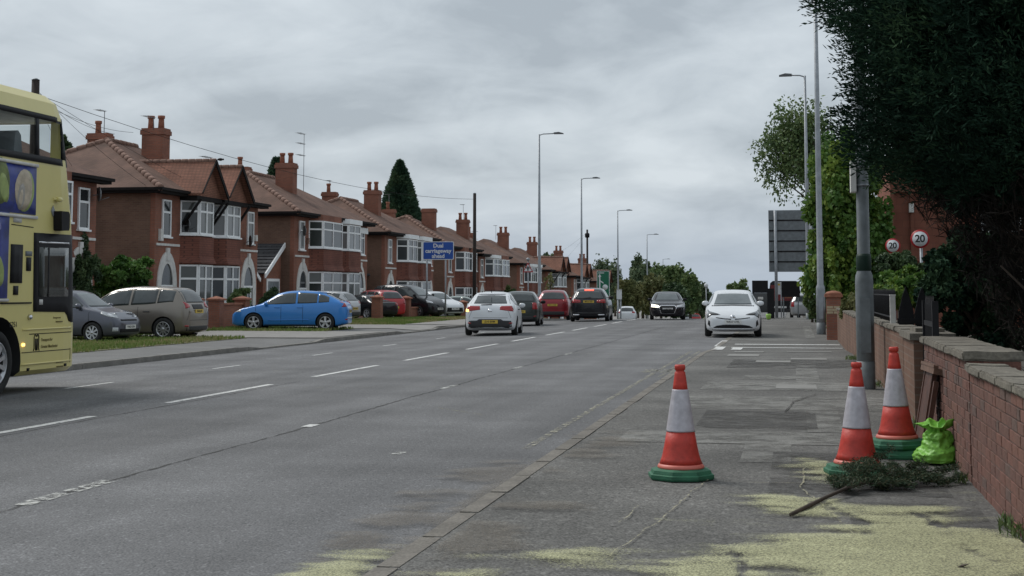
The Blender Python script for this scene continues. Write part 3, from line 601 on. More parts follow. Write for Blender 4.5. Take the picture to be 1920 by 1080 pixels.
slab(0.0, 3.16, 2.15, 2.0, -0.2, 3.1, 0.12).build('roof', 'tileslate', pc); slab(0.0, 3.1, 2.2, 1.92, -0.27, -0.205, 0.2).build('bargeboard', 'white', pc); window(pc, (0.15,0,0), X, NY, 1.5, 0.95, 1.9, (2,1), 0, True, 'g1')
g2 = thing('garage', 'low brick side extension with white garage door beside the black people carrier', 'garage', (-27.2, 88.9, -0.3), R(90))
MB().box(-1.0, 3.7, 0, 5, -0.4, 2.7).build('wall', 'brick', g2); MB().box(-1.1, 3.8, -0.25, 5.1, 2.7, 2.85).build('roof', 'tileslate', g2); MB().box(1.2, 3.2, -0.05, -0.001, 0, 2.0).build('garage_door', 'white', g2)
# ---------------------------------------------------------------- garden walls with capped brick pillars
def brick_pillar(parent, x, y, z, h, w=0.46):
    p = MB().box(x-w/2, x+w/2, y-w/2, y+w/2, z-0.3, z+h).build('pillar', 'brick', parent)
    MB().box(x-w/2-0.07, x+w/2+0.07, y-w/2-0.07, y+w/2+0.07, z+h, z+h+0.07).add([(x-w/2-0.05,y-w/2-0.05,z+h+0.07),(x+w/2+0.05,y-w/2-0.05,z+h+0.07),(x+w/2+0.05,y+w/2+0.05,z+h+0.07),(x-w/2-0.05,y+w/2+0.05,z+h+0.07),(x,y,z+h+0.17)], [(0,1,4),(1,2,4),(2,3,4),(3,0,4)]).build('cap', 'pot', p)
def garden_wall(label, ya, yb, pillars, z=0.0, hw=0.75, hp=1.08, x=None):
    x = x or (-21.6 if ya < 60 else -20.6)
    t = thing('garden_wall', label, 'garden wall', (x, ya, gz((ya+yb)/2)), 0, 'front garden walls')
    if hw:
        MB().box(-0.11, 0.11, 0.2, yb-ya-0.2, -0.3, hw).build('wall', 'brick', t); MB().box(-0.16, 0.16, 0.2, yb-ya-0.2, hw, hw+0.07).build('coping', 'pot', t)
    for p in pillars: brick_pillar(t, 0, p-ya, 0, hp)
garden_wall('brick garden wall with stout pillar just behind the silver people carrier', 48.6, 51.6, (48.8,51.4), hw=0.95)
garden_wall('pair of brick gate pillars beside the blue car, shrubs growing between', 53.3, 56.4, (53.5,56.2), hw=0.9)
garden_wall('single brick gate pillar between the blue car and the red hatchback', 71.9, 72.5, (72.2,), hw=0)
garden_wall('low brick garden wall between two pillars below the black people carrier', 77.6, 83.2, (77.8,83.0), hw=0.55)
garden_wall('brick garden wall and twin pillars behind the white hatchback', 91.6, 101, (91.8,95,101), hw=0.62)
garden_wall('brick garden wall beside the hedge near the dark saloon', 103, 118, (103,109,118), hw=0.7)
# ================================================================ vehicles
def carpaint(name, c, metal=0.0, rough=0.28): return M(name, c, rough, 0.03, 1.2, spec=0.5, coat=0.4, metal=metal)
def lerp_tab(tab, u):
    if u <= tab[0][0]: return tab[0][1]
    for (a, p), (b, q) in zip(tab, tab[1:]):
        if u <= b:
            t = (u-a)/(b-a) if b > a else 0; return p + (q-p)*t
    return tab[-1][1]
STY = {
 'sport': dict(top=[(0,0.80),(0.012,0.94),(0.03,1.03),(0.055,1.08),(0.12,1.22),(0.20,1.37),(0.28,1.435),(0.38,1.46),(0.46,1.46),(0.54,1.43),(0.60,1.36),(0.745,0.99),(0.80,0.92),(0.90,0.83),(0.96,0.72),(0.985,0.64),(1,0.56)],
   belt=[(0,0.80),(0.03,0.99),(0.12,1.02),(0.3,0.97),(0.6,0.93),(0.74,0.92),(0.80,0.885),(0.9,0.79),(0.96,0.69),(1,0.54)], H=1.46),
 # u: 0 tail .. 1 nose ; top silhouette, belt line, underside (metres)
 'hatch': dict(top=[(0,0.80),(0.012,0.92),(0.03,1.0),(0.10,1.33),(0.15,1.415),(0.25,1.45),(0.42,1.46),(0.52,1.44),(0.58,1.38),(0.74,0.98),(0.80,0.92),(0.90,0.83),(0.96,0.72),(0.985,0.64),(1,0.56)],
   belt=[(0,0.80),(0.03,0.98),(0.12,1.0),(0.3,0.97),(0.6,0.93),(0.74,0.92),(0.80,0.885),(0.9,0.79),(0.96,0.69),(1,0.54)], H=1.46),
 'mpv': dict(top=[(0,0.85),(0.01,0.98),(0.025,1.08),(0.085,1.50),(0.13,1.57),(0.25,1.61),(0.42,1.62),(0.55,1.58),(0.62,1.50),(0.80,1.04),(0.86,0.96),(0.93,0.85),(0.97,0.74),(0.99,0.66),(1,0.58)],
   belt=[(0,0.85),(0.03,1.05),(0.12,1.12),(0.3,1.04),(0.6,0.98),(0.80,0.97),(0.86,0.92),(0.93,0.81),(0.97,0.71),(1,0.56)], H=1.62),
 'suv': dict(top=[(0,0.95),(0.01,1.05),(0.025,1.12),(0.09,1.50),(0.14,1.60),(0.25,1.64),(0.42,1.65),(0.52,1.62),(0.58,1.55),(0.72,1.12),(0.80,1.07),(0.91,0.98),(0.965,0.86),(0.985,0.76),(1,0.66)],
   belt=[(0,0.95),(0.03,1.09),(0.12,1.13),(0.3,1.09),(0.6,1.05),(0.72,1.05),(0.80,1.03),(0.91,0.94),(0.965,0.82),(1,0.64)], H=1.65),
 'lift': dict(top=[(0,0.80),(0.01,0.95),(0.03,1.06),(0.12,1.20),(0.25,1.39),(0.40,1.47),(0.48,1.47),(0.58,1.38),(0.78,0.99),(0.85,0.90),(0.92,0.80),(0.965,0.70),(0.985,0.62),(1,0.54)],
   belt=[(0,0.80),(0.03,1.02),(0.12,1.05),(0.3,1.0),(0.6,0.93),(0.78,0.93),(0.85,0.86),(0.92,0.76),(0.965,0.67),(1,0.52)], H=1.47),
 'saloon': dict(top=[(0,0.85),(0.01,0.97),(0.04,1.01),(0.12,1.04),(0.26,1.36),(0.34,1.42),(0.46,1.42),(0.55,1.37),(0.70,0.99),(0.78,0.94),(0.90,0.86),(0.96,0.76),(0.985,0.68),(1,0.58)],
   belt=[(0,0.83),(0.04,0.96),(0.14,0.98),(0.3,0.96),(0.6,0.93),(0.70,0.92),(0.78,0.90),(0.9,0.82),(0.96,0.73),(1,0.56)], H=1.42),
}
WTAB = [(0,0.70),(0.01,0.80),(0.035,0.905),(0.08,0.955),(0.17,0.99),(0.3,1.0),(0.7,1.0),(0.82,0.985),(0.90,0.95),(0.95,0.885),(0.98,0.79),(1,0.64)]
def loft_body(st, L, Wd, Ht, zs):
    s = STY[st]; k = Ht/s['H']
    us = sorted(set([p[0] for p in s['top']] + [p[0] for p in WTAB] + [i/22 for i in range(23)])); us = [u for i, u in enumerate(us) if i == 0 or u-us[i-1] > 0.006]
    v = []; n = 13
    for u in us:
        top, belt = lerp_tab(s['top'], u)*k, lerp_tab(s['belt'], u)*k; w = Wd/2*lerp_tab(WTAB, u)
        zb = zs + (0.10 if u < 0.02 else 0.05 if u < 0.06 else 0.0) + (0.05 if u > 0.96 else 0.0)
        kk = max(0.0, min(1.0, (top-belt-0.05)/(0.40*k))); hh = belt-zb
        pr = [(0,zb),(0.82*w,zb),(0.955*w,zb+0.05),(0.99*w,zb+0.26*hh),(1.0*w,zb+0.55*hh),(0.992*w,zb+0.78*hh),(0.965*w,zb+0.93*hh),(0.94*w,belt),
              (w*(0.87-0.05*kk),belt+(top-belt)*(0.45)),(w*(0.76-0.085*kk),belt+(top-belt)*(0.74+0.12*kk)),(w*(0.66-0.075*kk),belt+(top-belt)*(0.86+0.085*kk)),(0.36*w,top-0.008),(0,top)]
        x = (u-0.5)*L
        v += [(x, y, z) for y, z in pr] + [(x, -y, z) for y, z in pr[1:-1]]
    m = 2*n-2; f = []
    idx = lambda i, j: i*m + (j if j < n else j)
    order = list(range(n)) + list(range(m-1, n-1, -1))   # ring: bottom centre, left side up, top, right side down
    for i in range(len(us)-1):
        for a in range(m):
            p, q = order[a], order[(a+1) % m]; f.append((i*m+p, i*m+q, (i+1)*m+q, (i+1)*m+p))
    f.append([order[a] for a in range(m)][::-1]); f.append([(len(us)-1)*m + order[a] for a in range(m)])
    return v, f
def evalmesh(o):
    dg = bpy.context.evaluated_depsgraph_get(); return bpy.data.meshes.new_from_object(o.evaluated_get(dg))
WHEELS = {}
def wheel_mesh(r, w, spokes, style):
    key = (r, w, spokes, style)
    if key in WHEELS: return WHEELS[key]
    t = MB().lathe([(r*0.62,-w/2+0.01),(r*0.9,-w/2),(r*0.985,-w/2+0.03),(r,-w/2+0.06),(r,w/2-0.06),(r*0.985,w/2-0.03),(r*0.9,w/2),(r*0.66,w/2-0.012),(r*0.66,w/2-0.06)], 26, (0,0,0), 'y').mesh('tyre', 'tyre')
    rb = MB(); ro, yo = r*0.665, w/2-0.012; N = 24
    rb.lathe([(ro,yo-0.05),(ro,yo),(ro*0.93,yo+0.004),(ro*0.90,yo-0.05)], N, (0,0,0), 'y')
    rb.lathe([(ro*0.22,yo-0.05),(ro*0.22,yo-0.004),(ro*0.12,yo+0.004),(0.001,yo+0.004)], 12, (0,0,0), 'y')
    for i in range(spokes):
        a = 2*math.pi*i/spokes + 0.3; ca, sa = math.cos(a), math.sin(a); pv = []
        for rr, hw in ((ro*0.16, ro*0.10*5/spokes+0.008), (ro*0.95, ro*0.19*5/spokes+0.004)):
            for e in (-1, 1):
                for dy in (-0.045, -0.006): pv.append((ca*rr - sa*hw*e, yo+dy, sa*rr + ca*hw*e))
        rb.add(pv, [(0,1,3,2),(4,6,7,5),(1,5,7,3),(0,2,6,4),(0,4,5,1),(2,3,7,6)])
    me = rb.mesh('rim', 'rim'); bk = MB().lathe([(ro,yo-0.06),(0.001,yo-0.06)], 18, (0,0,0), 'y').mesh('brake_disc', 'well'); WHEELS[key] = (t, me, bk); return WHEELS[key]
class Car: pass
def car(name, label, st, L, Wd, Ht, paint, loc, head, wr=0.315, wb=None, fo=None, spokes=5, lean=0.0, zs=0.17, group='cars on and beside the road', track_in=0.0):
    t = thing(name, label, 'car', (loc[0], loc[1], loc[2]), R(head), group)
    v, f = loft_body(st, L, Wd, Ht, zs); mb = MB().add(v, f, 0, True); me = mb.mesh('body', [paint, 'well'])
    o = put('body', me, None); sub = o.modifiers.new('s', 'SUBSURF'); sub.levels = 1
    wb = wb or L*0.61; xf = L/2 - (fo or L*0.195); xr = xf - wb; cut = MB(); ar = wr + 0.045
    for x in (xf, xr):
        for s in (-1, 1): cut.lathe([(ar, s*(Wd/2+0.2)), (ar, s*(Wd/2-0.30))], 28, (x,0,wr), 'y')
    cm = cut.mesh('cut', 'well'); co = put('cut', cm); b = o.modifiers.new('b', 'BOOLEAN'); b.object = co; b.operation = 'DIFFERENCE'; b.solver = 'EXACT'
    nm = evalmesh(o); bpy.data.objects.remove(co); o.modifiers.clear()
    if len(nm.polygons) > 100: o.data = nm
    o.parent = t; nm = o.data; nm.set_sharp_from_angle(angle=R(30))
    if len(nm.materials) < 2: nm.materials.append(MT['well'])
    for p in nm.polygons:
        c = p.center; nn = p.normal; inside = any(math.hypot(c.x-x, c.z-wr) < ar*1.004 and Wd/2-0.34 < abs(c.y) and (((x-c.x)*nn.x + (wr-c.z)*nn.z > 0.3*ar*0.5 and abs(nn.y) < 0.5) or abs(c.y) < Wd/2-0.27) for x in (xf, xr))
        if inside: p.material_index = 1
        elif p.material_index == 1 : p.material_index = 0
    bvh = BVHTree.FromPolygons([q.co for q in nm.vertices], [list(p.vertices) for p in nm.polygons])
    c = Car(); c.t = t; c.o = o; c.bvh = bvh; c.L, c.W, c.H = L, Wd, Ht; c.xf, c.xr, c.wr = xf, xr, wr
    tm, rm, bk = wheel_mesh(round(wr,3), 0.2, spokes, st)
    for x in (xf, xr):
        for s in (-1, 1):
            w = put('wheel', tm, t, (x, s*(Wd/2-0.105), wr), 0 if s > 0 else math.pi); put('rim', rm, w); put('brake_disc', bk, w)
    # underside tray so no light shows through the body
    return c
def patch(c, name, bot, top, mat, view, off=0.006, nu=10, nv=6, parent=None, both=False, skirt=True):
    """quad patch between two outlines (2-D) projected on the body along view: '+y','-y' use (x,z); 'f','r' use (y,z)"""
    def samp(pl, t):
        d = [0]
        for a, b in zip(pl, pl[1:]): d.append(d[-1] + math.hypot(b[0]-a[0], b[1]-a[1]))
        if d[-1] == 0: return pl[0]
        q = t*d[-1]
        for i in range(len(pl)-1):
            if q <= d[i+1] + 1e-9:
                k = (q-d[i])/(d[i+1]-d[i] + 1e-12); return (pl[i][0]+(pl[i+1][0]-pl[i][0])*k, pl[i][1]+(pl[i+1][1]-pl[i][1])*k)
        return pl[-1]
    for vw in ((view,) if not both else ('+y','-y')):
        G = []
        for j in range(nv+1):
            row = []
            for i in range(nu+1):
                a, b = samp(bot, i/nu), samp(top, i/nu); k = j/nv; p = (a[0]+(b[0]-a[0])*k, a[1]+(b[1]-a[1])*k)
                if vw in ('+y','-y'): s = 1 if vw == '+y' else -1; og = Vector((p[0], s*3, p[1])); dr = Vector((0,-s,0))
                else: s = 1 if vw == 'f' else -1; og = Vector((s*6, p[0], p[1])); dr = Vector((-s,0,0))
                h = c.bvh.ray_cast(og, dr)
                row.append((h[0] - dr*off) if h[0] is not None else None)
            G.append(row)
        flat = [q for r in G for q in r if q is not None]
        if not flat: continue
        ax = 1 if vw in ('+y','-y') else 0
        mean = sum(q[ax] for q in flat)/len(flat)
        for j in range(nv+1):
            for i in range(nu+1):
                if G[j][i] is None:
                    # nearest valid neighbour's depth
                    best = min(((abs(jj-j)+abs(ii-i), G[jj][ii]) for jj in range(nv+1) for ii in range(nu+1) if G[jj][ii] is not None), key=lambda z: z[0])[1]
                    a, b = samp(bot, i/nu), samp(top, i/nu); k = j/nv; p = (a[0]+(b[0]-a[0])*k, a[1]+(b[1]-a[1])*k)
                    G[j][i] = Vector((p[0], best.y, p[1])) if ax == 1 else Vector((best.x, p[0], p[1]))
        mb = MB(); V = [q for r in G for q in r]; n = nu+1
        fc = [(j*n+i, j*n+i+1, (j+1)*n+i+1, (j+1)*n+i) for j in range(nv) for i in range(nu)]
        if skirt:
            ring = [i for i in range(n)] + [j*n+nu for j in range(1, nv+1)] + [nv*n+i for i in range(nu-1, -1, -1)] + [j*n for j in range(nv-1, 0, -1)]
            base = len(V); V = V + [V[k] + dr*(off+0.012) for k in ring]; m = len(ring)
            fc += [(ring[i], ring[(i+1)%m], base+(i+1)%m, base+i) for i in range(m)]
        mb.add(V, fc, 0, True); mb.build(name, mat, parent or c.t, recalc=True)
def plate(c, end, z, txt, mat=None, y=0.0, w=0.52, size=0.085):
    s = 1 if end == 'f' else -1; h = c.bvh.ray_cast(Vector((s*6, y, z)), Vector((-s,0,0))); x = (h[0].x if h[0] is not None else s*c.L/2) + s*0.012
    hh = c.bvh.ray_cast(Vector((s*6, y, z+0.05)), Vector((-s,0,0)))
    if hh[0] is not None: x = s*max(s*x, s*hh[0].x + 0.012)
    p = MB().box(x-0.008, x+0.008, y-w/2, y+w/2, z-0.056, z+0.056).build('number_plate', mat or ('platew' if end == 'f' else 'platey'), c.t)
    if txt: letters(txt, size, 'ink', p, (x+s*0.0095, y, z), '+x' if end == 'f' else '-x', bold=0.002)
def mirrors(c, x, z, mat, sz=1.0):
    for s in (-1, 1):
        h = c.bvh.ray_cast(Vector((x, s*3, z)), Vector((0,-s,0))); yy = abs(h[0].y) if h[0] is not None else c.W/2*0.9
        me = MB().lathe([(0.02,0),(0.075,0.02),(0.09,0.07),(0.085,0.14),(0.05,0.19),(0.01,0.2)], 10, (0,0,0), 'y')
        me.v = [(a*0.75, b*1.05, q*0.9) for a, b, q in me.v]
        if s < 0: me.v = [(a, -b, q) for a, b, q in me.v]
        me.build('wing_mirror', mat, c.t, (x, s*(yy-0.01), z+0.05))
def seams(c, xs, z0, z1):
    for x in xs: patch(c, 'door_seam', [(x-0.006,z0),(x+0.006,z0)], [(x-0.006,z1),(x+0.006,z1)], 'well', '+y', 0.002, 1, 8, both=True, skirt=False)
def std_windows(c, st, glass='carglass', inset=0.0):
    """side glass, windscreen and rear screen following the silhouette of the style"""
    s = STY[st]; k = c.H/s['H']; L = c.L
    T = lambda u: lerp_tab(s['top'], u)*k; B = lambda u: lerp_tab(s['belt'], u)*k
    U = {'hatch': (0.13,0.235,0.42,0.60,0.69), 'sport': (0.16,0.255,0.435,0.60,0.69), 'mpv': (0.11,0.235,0.44,0.66,0.755), 'suv': (0.11,0.235,0.42,0.60,0.675), 'lift': (0.17,0.27,0.45,0.62,0.73), 'saloon': (0.22,0.29,0.45,0.58,0.66)}[st]
    X = lambda u: (u-0.5)*L
    def pane(u0, u1, n=6):
        bt = []; tp = []
        for i in range(n+1):
            u = u0+(u1-u0)*i/n; b = B(u)+0.035; t = min(T(u)-0.085, B(u)+(T(u)-B(u))*0.86)
            bt.append((X(u), b)); tp.append((X(u), max(t, b+0.015)))
        patch(c, 'side_window', bt, tp, glass, '+y', 0.005, 8, 6, both=True)
    pane(U[0], U[1]-0.006); pane(U[1]+0.006, U[2]-0.008); pane(U[2]+0.008, U[4])
    return T, B, X
def trims(c, rear=True, handles=True):
    L, W_ = c.L, c.W
    patch(c, 'sill_strip', [(c.xr+c.wr+0.08,0.20),(c.xf-c.wr-0.08,0.20)], [(c.xr+c.wr+0.08,0.255),(c.xf-c.wr-0.08,0.255)], 'trim', '+y', 0.008, 8, 1, both=True)
    if rear:
        k = W_/2
        for s in (-1, 1): patch(c, 'panel_gap', [(s*k*0.80,0.60),(s*k*0.79,0.60)], [(s*k*0.62,0.98),(s*k*0.61,0.98)], 'well', 'r', 0.003, 1, 6, skirt=False)
        patch(c, 'panel_gap', [(-k*0.8,0.592),(k*0.8,0.592)], [(-k*0.8,0.602),(k*0.8,0.602)], 'well', 'r', 0.003, 10, 1, skirt=False)
        sym(c, 'reflector', [(k*0.72,0.40),(k*0.84,0.41)], [(k*0.72,0.44),(k*0.84,0.45)], 'tail', 'r', off=0.016, nu=3, nv=1)
    if handles:
        for x in (c.xf-1.25, c.xr+0.55): patch(c, 'door_handle', [(x-0.1,0.84),(x+0.1,0.84)], [(x-0.1,0.87),(x+0.1,0.87)], 'trim', '+y', 0.025, 4, 1, both=True)
def screens(c, zf0, zf1, wf0, wf1, zr0, zr1, wr0, wr1, glass='carglass', crown=0.03):
    def arc(w, z, cr): return [(w*(i/4-1), z + cr*(1-(i/4-1)**2)) for i in range(9)]
    if zf0: patch(c, 'windscreen', arc(wf0, zf0, 0.0), arc(wf1, zf1, crown), 'carglass2' if glass == 'carglass' else glass, 'f', 0.006, 10, 8)
    if zr0: patch(c, 'rear_window', arc(wr0, zr0, 0.0), arc(wr1, zr1, crown), glass, 'r', 0.006, 10, 8)
def sym(c, name, bot, top, mat, view, **k):
    patch(c, name, bot, top, mat, view, **k); patch(c, name, [(-a,b) for a,b in bot], [(-a,b) for a,b in top], mat, view, **k)
WHT = carpaint('white car paint', (0.70, 0.72, 0.74)); BLU = carpaint('blue car paint', (0.03, 0.21, 0.58), 0.1); GRY = carpaint('dark grey car paint', (0.10, 0.105, 0.13), 0.5)
BEI = carpaint('silver beige car paint', (0.225, 0.20, 0.172), 0.55); RED = carpaint('red car paint', (0.42, 0.016, 0.022)); RED2 = carpaint('deep red car paint', (0.25, 0.012, 0.02), 0.3); BLK = M('black car paint', (0.009, 0.010, 0.013), 0.22, 0.03, 1.2, spec=0.35, coat=0.25)
GRN = carpaint('dark green car paint', (0.018, 0.026, 0.024), 0.2); SIL = carpaint('silver car paint', (0.42, 0.43, 0.44), 0.6); NAVY = M('aubergine black paint', (0.010, 0.008, 0.012), 0.2, 0.03, 1.2, spec=0.35, coat=0.25)
MT['trim'] = M('grey trim', (0.03, 0.03, 0.032), 0.6, 0.15)
def at(px, py, z): p = onz(px, py, z); return (p.x, p.y, z)
# --- white hatchback driving away
c = car('hatchback_car', 'white hatchback driving away with its left indicator lit', 'sport', 4.07, 1.74, 1.45, WHT, (-10.08, 49.9, -0.035), 97.0, 0.31, spokes=8)
std_windows(c, 'sport'); screens(c, 0.98, 1.36, 0.66, 0.54, 1.06, 1.34, 0.66, 0.54)
sym(c, 'tail_light', [(0.32,0.86),(0.80,0.80)], [(0.34,0.98),(0.72,0.99)], 'tail', 'r')
patch(c, 'indicator_lamp', [(0.70,0.795),(0.83,0.80)], [(0.70,0.865),(0.82,0.89)], 'amber', 'r', 0.016)
patch(c, 'bumper_insert', [(-0.72,0.26),(0.72,0.26)], [(-0.70,0.50),(-0.40,0.51),(-0.36,0.555),(0.36,0.555),(0.40,0.51),(0.70,0.50)], 'trim', 'r', 0.012, 16); plate(c, 'r', 0.47, 'J210 EHM')
patch(c, 'badge', [(-0.06,0.80),(0.06,0.80)], [(-0.06,0.88),(0.06,0.88)], 'chrome', 'r', 0.012, 3, 3); patch(c, 'wiper', [(-0.05,1.02),(0.30,1.015)], [(-0.05,1.05),(0.30,1.035)], 'black', 'r', 0.02, 4, 2)
patch(c, 'spoiler', [(-0.56,1.37),(0.56,1.37)], [(-0.54,1.41),(0.54,1.41)], WHT, 'r', 0.07, 8, 2); trims(c); mirrors(c, 0.72, 0.93, WHT); seams(c, (-0.55, 0.2, 1.0), 0.3, 0.93)
MB().tube([(-1.3,0,1.42),(-1.5,0,1.52)], 0.012, 5).build('roof_aerial', 'black', c.t)
# --- dark green small car
c = car('small_car', 'dark green small hatchback driving between the white hatchback and the red crossover', 'hatch', 3.9, 1.70, 1.50, GRN, (-11.75, 64.3, -0.06), 96.5, 0.31)
std_windows(c, 'hatch'); screens(c, 1.0, 1.40, 0.64, 0.53, 1.06, 1.37, 0.60, 0.50)
sym(c, 'tail_light', [(0.56,0.72),(0.78,0.72)], [(0.56,1.0),(0.74,1.0)], 'tail', 'r'); plate(c, 'r', 0.62, 'ML14 KXU'); patch(c, 'bumper_insert', [(-0.7,0.27),(0.7,0.27)], [(-0.7,0.42),(0.7,0.42)], 'trim', 'r', 0.01); mirrors(c, 0.7, 0.96, 'black'); trims(c)
# --- red crossover
c = car('crossover_car', 'deep red crossover driving ahead of the dark green hatchback', 'suv', 4.35, 1.80, 1.60, RED2, (-12.75, 79.5, -0.10), 96, 0.34)
std_windows(c, 'suv'); screens(c, 1.08, 1.48, 0.68, 0.56, 1.10, 1.46, 0.66, 0.52); sym(c, 'tail_light', [(0.55,0.98),(0.84,0.92)], [(0.58,1.08),(0.74,1.10)], 'tail', 'r'); plate(c, 'r', 0.80, 'MA12 OXE')
patch(c, 'bumper_insert', [(-0.75,0.28),(0.75,0.28)], [(-0.75,0.46),(0.75,0.46)], 'trim', 'r', 0.01); trims(c); mirrors(c, 0.75, 1.08, RED2); MB().box(-0.45, 0.45, -0.6, 0.6, 0, 0.02)
# --- black suv braking
c = car('sport_utility_car', 'black braking sport utility car with red high brake lamp', 'suv', 4.66, 1.89, 1.64, BLK, (-9.9, 73.4, -0.05), 93.7, 0.36, spokes=5)
std_windows(c, 'suv'); screens(c, 1.1, 1.52, 0.72, 0.6, 1.12, 1.47, 0.70, 0.55); sym(c, 'tail_light', [(0.38,0.93),(0.87,0.90)], [(0.40,1.05),(0.80,1.10)], 'tail', 'r')
sym(c, 'lit_tail_lamp', [(0.50,0.97),(0.80,0.97)], [(0.50,1.01),(0.78,1.02)], 'tail', 'r', off=0.014, nu=4, nv=2); patch(c, 'brake_lamp', [(-0.22,1.505),(0.22,1.505)], [(-0.22,1.565),(0.22,1.565)], 'brake', 'r', 0.03, 4, 2)
plate(c, 'r', 0.975, 'MF18 UZB'); sym(c, 'exhaust_trim', [(0.45,0.30),(0.75,0.30)], [(0.45,0.37),(0.75,0.37)], 'chrome', 'r', off=0.012, nu=4, nv=2); patch(c, 'bumper_insert', [(-0.6,0.40),(0.6,0.40)], [(-0.7,0.47),(0.7,0.47)], 'trim', 'r', 0.008); mirrors(c, 0.8, 1.1, 'black'); patch(c, 'wiper', [(-0.1,1.14),(0.3,1.13)], [(-0.1,1.19),(0.3,1.15)], 'black', 'r', 0.02, 4, 2)
# --- dark hatchback coming with one headlamp lit
c = car('saloon_car', 'black oncoming car with one headlamp lit and large framed grille', 'saloon', 4.30, 1.80, 1.43, NAVY, (-6.5, 77.3, -0.03), 275.5, 0.33)
std_windows(c, 'saloon'); screens(c, 0.99, 1.32, 0.70, 0.55, 1.06, 1.30, 0.6, 0.5)
patch(c, 'headlight', [(-0.83,0.66),(-0.46,0.64)], [(-0.80,0.80),(-0.46,0.74)], 'headlit', 'f', 0.012); patch(c, 'headlight', [(0.46,0.64),(0.83,0.66)], [(0.46,0.74),(0.80,0.80)], 'head', 'f', 0.012)
patch(c, 'grille_frame', [(-0.34,0.32),(0.34,0.32)], [(-0.46,0.64),(-0.38,0.76),(0.38,0.76),(0.46,0.64)], 'chrome', 'f', 0.012, 14); patch(c, 'grille', [(-0.31,0.345),(0.31,0.345)], [(-0.42,0.635),(-0.35,0.725),(0.35,0.725),(0.42,0.635)], 'black', 'f', 0.02, 14)
plate(c, 'f', 0.56, 'LC67 OHZ'); sym(c, 'air_intake', [(0.5,0.32),(0.80,0.34)], [(0.55,0.52),(0.80,0.52)], 'black', 'f'); mirrors(c, 0.62, 0.98, 'black')
# --- white liftback facing us
c = car('liftback_car', 'white liftback facing the camera with its wheels over the kerb line', 'lift', 4.54, 1.76, 1.47, WHT, (-1.97, 48.6, 0.015), 272.3, 0.32)
std_windows(c, 'lift'); screens(c, 1.0, 1.36, 0.73, 0.58, None, 0, 0, 0)
sym(c, 'headlight', [(0.38,0.69),(0.66,0.68),(0.80,0.58)], [(0.42,0.72),(0.72,0.80),(0.82,0.93)], 'headd', 'f', off=0.008); sym(c, 'headlamp_lens', [(0.45,0.695),(0.68,0.69)], [(0.45,0.73),(0.70,0.745)], 'trim', 'f', off=0.014, nu=5, nv=2)
sym(c, 'fog_slot', [(0.70,0.32),(0.78,0.40)], [(0.71,0.50),(0.75,0.54)], 'black', 'f', off=0.01, nu=4, nv=4); sym(c, 'grille_slit', [(0.06,0.545),(0.25,0.56),(0.52,0.60)], [(0.06,0.575),(0.25,0.585),(0.52,0.62)], 'black', 'f', off=0.01)
patch(c, 'air_intake', [(-0.62,0.29),(0,0.285),(0.62,0.29)], [(-0.50,0.36),(-0.3,0.39),(0.3,0.39),(0.50,0.36)], 'black', 'f', 0.012, 14); patch(c, 'bumper_strip', [(-0.66,0.235),(0.66,0.235)], [(-0.64,0.262),(0.64,0.262)], 'chrome', 'f', 0.015, 12, 2)
MB().lathe([(0.001,0.02),(0.06,0.02),(0.085,0.012),(0.085,0)], 16, (0,0,0), 'x').build('badge', 'chrome', c.t, (c.bvh.ray_cast(Vector((6,0,0.61)), Vector((-1,0,0)))[0].x, 0, 0.61)); plate(c, 'f', 0.475, 'WE17 OYL')
patch(c, 'bonnet_seam', [(-0.78,0.945),(0,0.965),(0.78,0.945)], [(-0.78,0.975),(0,0.99),(0.78,0.975)], 'black', 'f', 0.006, 12, 2); trims(c, False); mirrors(c, 0.95, 0.99, WHT, 1.1); seams(c, (0.35,1.2,-0.5), 0.3, 0.93)
# --- far cars beyond the crest
c = car('estate_car', 'white car beyond the crest, left of the hedge', 'hatch', 4.3, 1.78, 1.48, WHT, (ony(1176, 585, 143).x, 143, gz(143)), 95, 0.32); std_windows(c, 'hatch'); screens(c, 1.0, 1.38, 0.66, 0.54, 1.0, 1.34, 0.66, 0.54); sym(c, 'tail_light', [(0.5,0.85),(0.8,0.85)], [(0.5,0.99),(0.74,1.0)], 'tail', 'r')
for q, (px, pt, lab, mt) in enumerate(((1303, RED, 'small bright red car far down the road past the oncoming black car', RED), (1287, SIL, 'pale silver car far down the road partly behind the oncoming black car', SIL))):
    yy = 218 + 8*q; p = ony(px, 590, yy); c = car('far_car', lab, 'hatch', 4.1, 1.75, 1.46, mt, (p.x, yy, gz(yy)), 95, 0.31); std_windows(c, 'hatch'); screens(c, 1.0, 1.36, 0.66, 0.54, 1.0, 1.34, 0.66, 0.54); sym(c, 'tail_light', [(0.5,0.85),(0.8,0.85)], [(0.5,0.99),(0.74,1.0)], 'tail', 'r')
# --- parked: blue hatchback across the verge
def cam_at(px, ppm): # point on the ground seen at column px at a scale of ppm pixels per metre
    z = FPX/ppm; d = _fw*z + _rt*((px-960)/ppm); return Vector((d.x, d.y, 0))
p = cam_at(552, 49.8)
c = car('hatchback_car', 'bright blue hatchback parked across the grass verge', 'sport', 4.34, 1.84, 1.49, BLU, (p.x, p.y, -0.03), 190.0, 0.325, 2.64, 0.88)
std_windows(c, 'sport'); screens(c, 1.0, 1.40, 0.68, 0.56, 1.10, 1.38, 0.62, 0.54); sym(c, 'tail_light', [(0.68,0.90),(0.84,0.88)], [(0.64,1.08),(0.74,1.08)], 'tail', 'r'); plate(c, 'r', 0.72, 'LM58 VHT'); sym(c, 'headlight', [(0.45,0.66),(0.85,0.70)], [(0.45,0.76),(0.80,0.84)], 'head', 'f')
trims(c, True, False); mirrors(c, 0.83, 0.95, BLU); seams(c, (-0.52,0.28,1.22), 0.32, 0.96)
